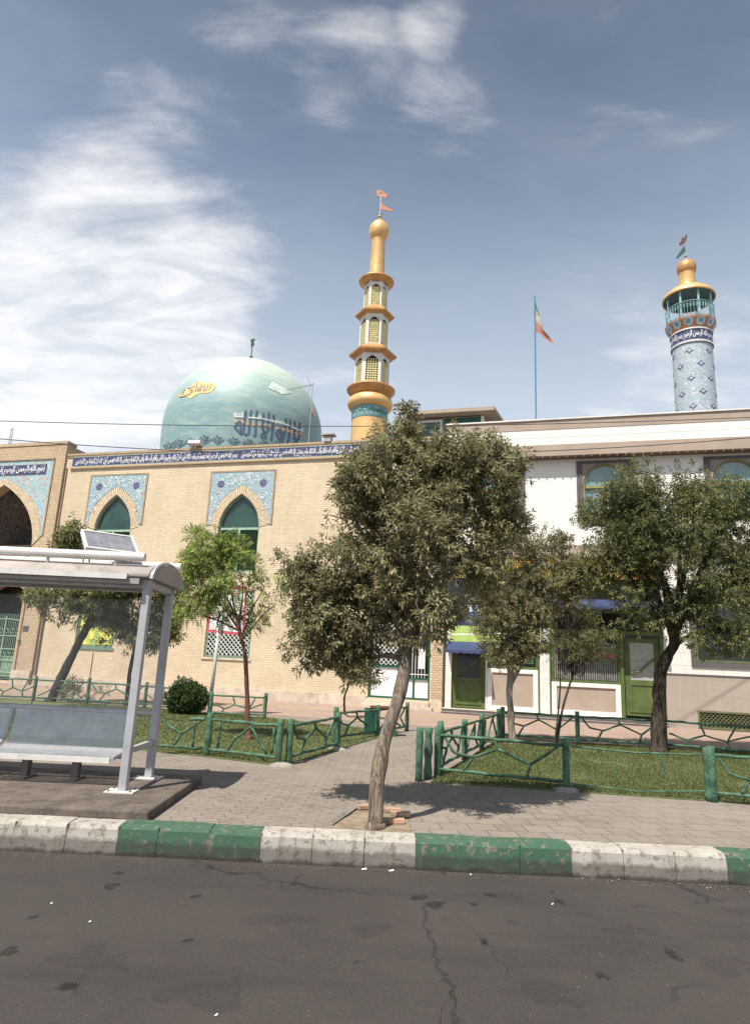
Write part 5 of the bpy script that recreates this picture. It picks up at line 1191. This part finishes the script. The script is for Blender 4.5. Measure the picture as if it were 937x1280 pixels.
def fence(label, pts, segs, h=.64, r_=.026, pr=.052, group='low green branch pattern fences', skip=()):
    base = pts[0]; o_ = empty('branch_fence', base, 0, label, 'fence', group); off = Vector(base)
    for i, p in enumerate(pts):
        q = Vector(p) - off; b_ = MB(); hh_ = h + .06 + random.uniform(-.02, .03); pp_ = []
        for k in range(9): pp_.append(q + Vector((0, 0, hh_ * k / 8)))
        b_.tube(pp_, [pr * (1 + .18 * noise.noise(Vector((i * 3.1 + off.x, k * .9, off.y)))) for k in range(9)], 10); b_.build('post', 'fence', o_, smooth=True)
    for i in range(len(pts) - 1):
        if i in skip: continue
        rb = MB(); bb = rb
        a, c = Vector(pts[i]) - off, Vector(pts[i + 1]) - off; typ = segs[i % len(segs)]
        up = Vector((0, 0, 1)); top = h * .92; bot = h * .18
        wob_tube(rb, [a + up * top, a.lerp(c, .5) + up * top, c + up * top], r_, i); wob_tube(rb, [a + up * bot, a.lerp(c, .5) + up * bot, c + up * bot], r_, i + 9)
        for pl_ in PAT[typ]: wob_tube(bb, [a.lerp(c, u) + up * (bot + (top - bot) * v) for u, v in pl_], r_ * .85, i * 3 + typ, 6)
        rb.build('branch_panel', 'fence', o_, smooth=True)
    return o_
g0 = gz
o = fence('light green branch fence along the front of the left lawn, ending at the corner post', [gz(258, 946), gz(347, 957)], [1])
# broken length beside it
fb_ = empty('branch_fence', gz(180, 941), 0, 'damaged stretch of green branch fence with a bare wire beside the bus shelter', 'fence', 'low green branch pattern fences'); off = gz(180, 941); e_ = gz(252, 945) - off; up = Vector((0, 0, 1))
b = MB(); wob_tube(b, [e_ * .25 + up * .12, e_ + up * .12], .026, 2); wob_tube(b, [e_ * .72 + up * .58, e_ + up * .58], .026, 3); wob_tube(b, [e_ * .30 + up * .55, e_ * .42 + up * .42, e_ * .60 + up * .33, e_ * .5 + up * .14], .024, 5); wob_tube(b, [e_ * .60 + up * .33, e_ * .95 + up * .55], .02, 6); wob_tube(b, [e_ * .82 + up * .56, e_ * .82 + up * .14], .022, 6); b.build('branch_panel', 'fence', fb_, smooth=True)
b = MB(); b.tube([e_ * -.6 + up * .60, e_ * .2 + up * .57, e_ * .75 + up * .52], .006, 5); b.tube([e_ * -.6 + up * .12, e_ * .25 + up * .10], .008, 5); b.build('bare_wire', 'bark_d', fb_)
fence('green branch fence running back from the left lawn corner to the paved walk', [gz(360, 956), gz(421, 937)], [0])
fence('dark shaded branch fence at the right end of the left lawn near the green box', [gz(418, 929), gz(471, 921), gz(508, 914)], [0, 2])
fence('short green fence panel behind the white sign pole', [gz(262, 896), gz(330, 899)], [3], h=.62)
fence('long green branch fence behind the shelter at the back of the left lawn', [gz(-60, 874), gz(-10, 875), gz(41, 877), gz(108, 881), gz(180, 886), gz(236, 893)], [2, 3, 2, 0, 3], h=.72)
fence('dark green branch fence along the front of the right lawn', [gz(546, 972), gz(708, 989)], [0], h=.66)
b = empty('branch_fence', gz(714, 989), 0, 'broken front fence length on the right lawn with only thin rails left', 'fence', 'low green branch pattern fences'); off = gz(714, 989); e_ = gz(884, 1002) - off
m_ = MB(); m_.tube([up * .60, e_ * .5 + up * .57, e_ + up * .60], .014, 6); m_.tube([up * .10, e_ * .5 + up * .06, e_ + up * .13], .012, 6); wob_tube(m_, [e_ * .3 + up * .56, e_ * .31 + up * .42, e_ * .36 + up * .12], .006, 4); wob_tube(m_, [e_ * .66 + up * .57, e_ * .70 + up * .40, e_ * .68 + up * .30], .014, 5); m_.build('branch_panel', 'fence', b)
m_ = MB(); q = e_ + Vector((.03, 0, 0)); m_.tube([q + up * (.70 * k / 8) for k in range(9)], [.055 * (1 + .2 * math.sin(k * 2.1)) for k in range(9)], 10); m_.build('post', 'fence', b, smooth=True)
fence('green branch fence length leaving the picture at the lower right', [gz(892, 1003), gz(1060, 1018), gz(1230, 1030)], [0, 1], h=.66)
# corner cluster of posts and the side run
cl_ = fence('close cluster of dark green posts with the side fence running back to the shops', [gz(523, 977), gz(546, 970), gz(580, 950), gz(602, 938), gz(623, 926)], [1, 0, 2, 1], h=.66, skip=(0,))
cp = MB(); off = gz(523, 977); q = gz(534, 974) - off; cp.tube([q + up * (.72 * k / 8) for k in range(9)], [.06 * (1 + .2 * math.sin(k * 1.7)) for k in range(9)], 10); cp.build('post', 'fence', cl_, smooth=True)
q = gz(549, 966) - off; cp = MB(); cp.tube([q + up * (.78 * k / 8) for k in range(9)], [.055 * (1 + .2 * math.sin(k * 1.3)) for k in range(9)], 10); cp.build('post', 'fence', cl_, smooth=True)
pb = [gz(628, 925), gz(722, 932), gz(832, 938), gz(945, 947), gz(1060, 957), gz(1180, 967)]
fence('dark branch fence at the back of the right lawn in front of the shops', pb, [0, 0, 3, 3, 2], h=.70)
# concrete lumps at post feet
for (x_, y_), lb in (((708, 989), 'rough concrete footing at the middle front post of the right lawn'), ((352, 958), 'rough concrete footing under the paired corner posts of the left lawn'), ((421, 938), 'rough concrete footing at the post beside the paved walk')):
    p = gz(x_, y_); b = MB(); b.lathe([(.17, 0), (.15, .03), (.08, .055), (.001, .06)], 10); o = b.build('post_footing', 'concrete', None, loc=p); o.scale = (1.2, .8, 1); tag(o, lb, 'footing')

# ------------------------------------------------------------------ bus shelter
sl = MB(); sl.box(-10, -2.08, 6.99, 9.15, .004, .10); sl = sl.build('slab', 'slab'); soften(sl, .02, 2); sl.name = 'concrete_platform'
tag(sl, 'low worn brown platform the bus shelter stands on', 'platform')
b = MB(); b.box(-1.99, -1.93, 7.0, 8.9, .004, .02); 
SH = empty('bus_shelter', (-2.66, 7.88, .1), 0, 'grey steel bus shelter with curved roof at the left edge', 'bus shelter'); so_ = Vector((2.66, -7.88, -.1))
def sbuild(mb, name, mt, smooth=False, parent=SH):
    mb.v = [(v[0] + so_.x, v[1] + so_.y, v[2] + so_.z) for v in mb.v]; return mb.build(name, mt, parent, smooth)
pz = 2.39
for (x_, y_) in ((-2.66, 7.88), (-2.66, 8.78), (-6.9, 7.88), (-6.9, 8.78)):
    b = MB(); b.box(x_ - .045, x_ + .045, y_ - .05, y_ + .05, .11, pz); p_o = soften(sbuild(b, 'post', 'steel'), .008)
    b = MB(); b.box(x_ - .17, x_ + .15, y_ - .12, y_ + .12, .101, .115); sbuild(b, 'base_plate', 'steel_w')
b = MB(); b.box(-9.5, -2.60, 7.82, 7.93, 2.37, 2.46); sbuild(b, 'roof_beam', 'steel')
b = MB(); b.box(-9.5, -2.60, 8.73, 8.84, 2.40, 2.47); sbuild(b, 'roof_beam', 'steel')
for x_ in (-2.66, -6.9):
    b = MB(); b.box(x_ - .04, x_ + .04, 7.93, 8.73, 2.39, 2.45); sbuild(b, 'cross_beam', 'steel')
b = MB(); b.box(-2.69, -2.63, 7.93, 8.73, .50, .56); sbuild(b, 'side_rail', 'steel')
for (x_, y_) in ((-2.66, 7.88), (-2.66, 8.78)):
    for dx in (-.13, .11):
        for dy in (-.085, .085):
            b = MB(); b.lathe([(.014, .115), (.014, .128), (.001, .13)], 6, (x_ + dx, y_ + dy)); sbuild(b, 'bolt', 'frame_dk')
# curved roof sheet
b = MB(); V = []; F_ = []; NA = 14; yc, ya, zb_, hz = 8.33, .60, 2.49, .20
for k in range(NA + 1):
    a = math.pi * k / NA; y_, z_ = yc - ya * math.cos(a), zb_ + hz * math.sin(a)
    V += [(-9.5, y_, z_), (-2.62, y_, z_), (-9.5, y_, z_ - .02 if 0 < k < NA else z_ - .001), (-2.62, y_, z_ - .02 if 0 < k < NA else z_ - .001)]
for k in range(NA):
    i = k * 4; F_ += [(i, i + 1, i + 5, i + 4), (i + 2, i + 6, i + 7, i + 3), (i + 1, i + 3, i + 7, i + 5)]
b.add(V, F_); sbuild(b, 'roof_sheet', 'roofp', True)
b = MB(); b.box(-9.5, -2.85, 7.66, 7.74, 2.47, 2.51); b.box(-9.5, -2.85, 7.66, 7.67, 2.445, 2.47); sbuild(b, 'gutter', 'steel_w')
b = MB(); b.box(-9.5, -2.72, 7.72, 7.815, 2.40, 2.465); sbuild(b, 'gutter_back', 'alu')
# end plate: filled arch
arc = [(yc - (ya + .02) * math.cos(math.pi * k / 16), zb_ - .02 + (hz + .03) * math.sin(math.pi * k / 16)) for k in range(17)]
b = MB(); b.plate([(p[0], p[1]) for p in arc], [], 0, .05, T=lambda v: (-2.60 + v[1] * 1., v[0], v[2])); sbuild(b, 'end_plate', 'alu')
arc2 = [(yc - (ya + .045) * math.cos(math.pi * k / 16), zb_ - .03 + (hz + .06) * math.sin(math.pi * k / 16)) for k in range(17)]
b = MB(); b.tube([(-2.56, p[0], p[1]) for p in arc2], .018, 6); sbuild(b, 'end_trim', 'steel')
# pipes on top
b = MB(); z1_ = 2.74; b.tube([(-9.5, 7.88, z1_), (-2.74, 7.88, z1_)], .052, 14); b.lathe([(.001, 0), (.001, 0)], 3); sbuild(b, 'roof_pipe', 'steel_w', False)
for x_ in (-9., -7.3, -5.6, -3.9, -3.08):
    b = MB(); b.tube([(x_, 7.88, 2.56), (x_, 7.88, 2.70)], .02, 8); sbuild(b, 'pipe_bracket', 'steel')
b = MB(); b.tube([(-9.5, 8.80, 2.74), (-2.56, 8.80, 2.76)], .052, 14); sbuild(b, 'roof_pipe', 'steel_w')
b = MB(); b.box(-9.5, -2.72, 8.86, 8.868, .75, 2.3); sbuild(b, 'rear_glass', 'pane')
for x_ in (-4.3, -5.9):
    b = MB(); b.box(x_, x_ + .014, 8.853, 8.859, .75, 2.3); sbuild(b, 'glass_joint', 'alu')
# solar panel
c = [at(101, 661, 8.45), at(163, 673, 8.80), at(172, 692, 8.40), at(112, 688, 8.05)]
n_ = (c[1] - c[0]).cross(c[3] - c[0]).normalized()
if n_.z < 0: n_ = -n_
ctr = sum(c, Vector()) / 4; ux = ((c[1] - c[0]) + (c[2] - c[3])).normalized(); uy = n_.cross(ux).normalized(); W2, H2 = .30, .235
SPN = empty('solar_panel', ctr, 0, 'small tilted solar panel on the roof of the bus shelter', 'solar panel'); SPN.rotation_euler = Matrix((ux, uy, n_)).transposed().to_euler()
b = MB(); b.box(-W2, W2, -H2, H2, -.02, .006); b.build('cells', 'pv', SPN)
b = MB()
for i in range(1, 4): b.box(-W2 + 2 * W2 * i / 4 - .004, -W2 + 2 * W2 * i / 4 + .004, -H2, H2, .0065, .009)
for i in range(1, 6): b.box(-W2, W2, -H2 + 2 * H2 * i / 6 - .002, -H2 + 2 * H2 * i / 6 + .002, .0065, .0085)
b.build('cell_lines', 'alu', SPN)
b = MB(); t_ = .028
b.box(-W2 - t_, W2 + t_, -H2 - t_, -H2, -.035, .02); b.box(-W2 - t_, W2 + t_, H2, H2 + t_, -.035, .02); b.box(-W2 - t_, -W2, -H2, H2, -.035, .02); b.box(W2, W2 + t_, -H2, H2, -.035, .02); b.build('frame', 'steel_w', SPN)
b = MB(); mi_ = SPN.rotation_euler.to_matrix().inverted()
for dx in (-.25, .25):
    for dy in (-.2, .22):
        q = SPN.rotation_euler.to_matrix() @ Vector((dx, dy, -.03)); foot = Vector((q.x, q.y, 2.60 - ctr.z)); b.tube([mi_ @ q, mi_ @ foot], .012, 5)
b.build('support', 'alu', SPN)
# bench
BN = empty('bench', (-2.95, 8.4, .1), 0, 'perforated grey steel bench with backrest inside the bus shelter', 'bench')
def bb_(mb, name, mt, par=BN):
    mb.v = [(v[0] + 2.95, v[1] - 8.4, v[2] - .1) for v in mb.v]; return mb.build(name, mt, par)
for (x0, x1) in ((-4.42, -2.93), (-5.98, -4.49), (-7.5, -6.05)):
    b = MB(); V = []
    sec = [(8.10, .40), (8.12, .415), (8.35, .42), (8.52, .425), (8.62, .46), (8.68, .55), (8.72, .70), (8.76, .88)]
    for (y_, z_) in sec[:4]: V += [(x0, y_, z_), (x1, y_, z_)]
    b.add(V, [(2 * i, 2 * i + 1, 2 * i + 3, 2 * i + 2) for i in range(3)]); bb_(b, 'seat', 'perf')
    b = MB(); V = []
    for (y_, z_) in sec[3:]: V += [(x0, y_, z_), (x1 - .0 + .0, y_, z_)]
    b.add(V, [(2 * i, 2 * i + 1, 2 * i + 3, 2 * i + 2) for i in range(4)]); bb_(b, 'backrest', 'perf')
    b = MB(); b.box(x0, x1, 8.085, 8.10, .355, .415); bb_(b, 'seat_lip', 'steel_w')
for x_ in (-4.47, -6.02, -2.92):
    b = MB(); b.tube([(x_, 8.12, .40), (x_, 8.5, .43), (x_, 8.64, .50), (x_, 8.70, .66), (x_, 8.77, .89)], .028, 8); bb_(b, 'side_frame', 'steel')
b = MB(); b.tube([(-7.6, 8.77, .90), (-2.70, 8.77, .88)], .032, 10); bb_(b, 'top_rail', 'steel')
b = MB(); b.tube([(-7.6, 8.5, .38), (-2.92, 8.5, .38)], .03, 8); bb_(b, 'support_beam', 'steel')
for x_ in (-3.45, -4.05, -5.6, -7.0):
    b = MB(); b.box(x_ - .04, x_ + .04, 8.42, 8.52, .1, .38); b.box(x_ - .07, x_ + .07, 8.3, 8.62, .1, .12); bb_(b, 'leg', 'frame_dk')

# ------------------------------------------------------------------ sign on pole, green box, small things
SG = empty('signboard', gz(261, 893), 0, 'white signboard with a red border on a leaning white pole beside the round bush', 'sign'); off = gz(261, 893); Ys = off.y
tp = at(279, 742, Ys) - off; b = MB(); b.tube([(0, 0, 0), tp], .055, 12); b.build('pole', 'white_p', SG, smooth=True)
q0, q1, q2, q3 = [at(*p, Ys + .08) - off for p in ((258, 790), (305, 795), (309, 733), (267, 733))]
def board(mb, k, dy, th):
    cc = (q0 + q1 + q2 + q3) / 4; f_ = [cc + (q - cc) * k + Vector((0, dy, 0)) for q in (q0, q1, q2, q3)]; g_ = [p + Vector((0, th, 0)) for p in f_]
    mb.add(f_ + g_, [(0, 1, 2, 3), (7, 6, 5, 4), (0, 4, 5, 1), (1, 5, 6, 2), (2, 6, 7, 3), (3, 7, 4, 0)])
b = MB(); board(b, 1.0, .0, .03); bo = b.build('board', 'red_s', SG); b = MB(); board(b, .88, -.006, .004); b.build('white_face', 'white_s', bo)
cx_, cz_ = ((q2 + q3) / 2).x, ((q2 + q3) / 2).z; b = MB(); text_band(b, shape_ar('توجه'), cx_ - .32, cx_ + .32, cz_ - .17, .2, lambda p: (p[0], q0.y - .012, p[1])); b.build('lettering', 'red_s', bo)
gb = empty('litter_bin', gz(464, 919), 0, 'dark green slatted litter box with a wooden top beside the shaded fence', 'bin'); b = MB()
b.box(-.17, .17, -.15, .15, 0.03, .60)
for k in range(6): b.box(-.185 + .063 * k, -.14 + .063 * k, -.165, -.152, .02, .62)
b.build('body', 'green_dk', gb); b = MB(); b.box(-.06, .62, -.2, .2, .62, .66); b.build('top_board', 'bark_w', gb); b = MB(); b.box(.5, .56, -.15, .15, 0, .62); b.build('leg', 'green_dk', gb)
# loose bricks round the tree pit
for k, (x_, y_, rz, lb) in enumerate(((488, 1016, 8, 'loose clay brick right of the front tree, farther one'), (500, 1021, -6, 'loose clay brick right of the front tree, middle one'), (492, 1030, 4, 'loose clay brick right of the front tree, nearest the kerb'), (457, 1012, 30, 'single loose brick left behind the front tree trunk'))):
    p = gz(x_, y_); b = MB(); b.box(-.11, .11, -.05, .05, 0, .045); o = soften(b.build('loose_brick', 'claybrick', None, loc=(p.x, p.y, .008)), .006); o.rotation_euler = (0, 0, R(rz)); tag(o, lb, 'brick', 'loose bricks around the front tree')
b = MB(); a_, c_ = gz(412, 1033), gz(448, 1008); b.tube([a_ + up * .02, c_ + up * .02], .035, 4); tag(b.build('edging_stone', 'concrete'), 'low stone edging on the left of the front tree pit', 'edging')
# scraps of paper on the road
lit = [(455, 1087, 'paper scrap on the road against the kerb, the left of two by the white stones'), (489, 1089, 'paper scrap on the road against the kerb, the right of two by the white stones'), (588, 1094, 'tiny scrap on the road below the green kerb stones'), (64, 1130, 'small white scrap on the road at the far left'), (112, 1153, 'thin white stick on the road, below the left scrap'), (270, 1270, 'white scrap near the bottom edge of the picture'), (690, 1131, 'pale speck of litter on the road right of centre')]
for x_, y_, lb in lit:
    p = gz(x_, y_, -.236); b = MB(); s_ = .024 if y_ > 1086 and x_ in (455, 489) else .008
    b.add([(-s_, -s_ * .5, 0), (s_, -s_ * .4, .004), (s_ * .8, s_ * .5, .012), (-s_ * .9, s_ * .5, .002)], [(0, 1, 2, 3)]); o = b.build('paper_scrap', 'paper', None, loc=p); tag(o, lb, 'litter', 'litter on the road')
# fallen leaves
n = 420; b = MB()
for k in range(n):
    p = (random.uniform(-2, 8), random.uniform(7.1, 10), .004) if k % 3 else (random.uniform(2, 9), random.gauss(6.62, .06), -.235)
    a = random.uniform(0, 6.28); s_ = random.uniform(.008, .02); dx, dy = math.cos(a) * s_, math.sin(a) * s_
    b.add([(p[0] - dx, p[1] - dy, p[2]), (p[0] + dy * .4, p[1] - dx * .4, p[2] + .004), (p[0] + dx, p[1] + dy, p[2] + .003), (p[0] - dy * .4, p[1] + dx * .4, p[2] + .002)], [(0, 1, 2, 3)])
tag(b.build('fallen_leaves', 'dirt'), 'scattered dry leaf bits on the pavement and gutter', 'fallen leaves', kind='stuff')
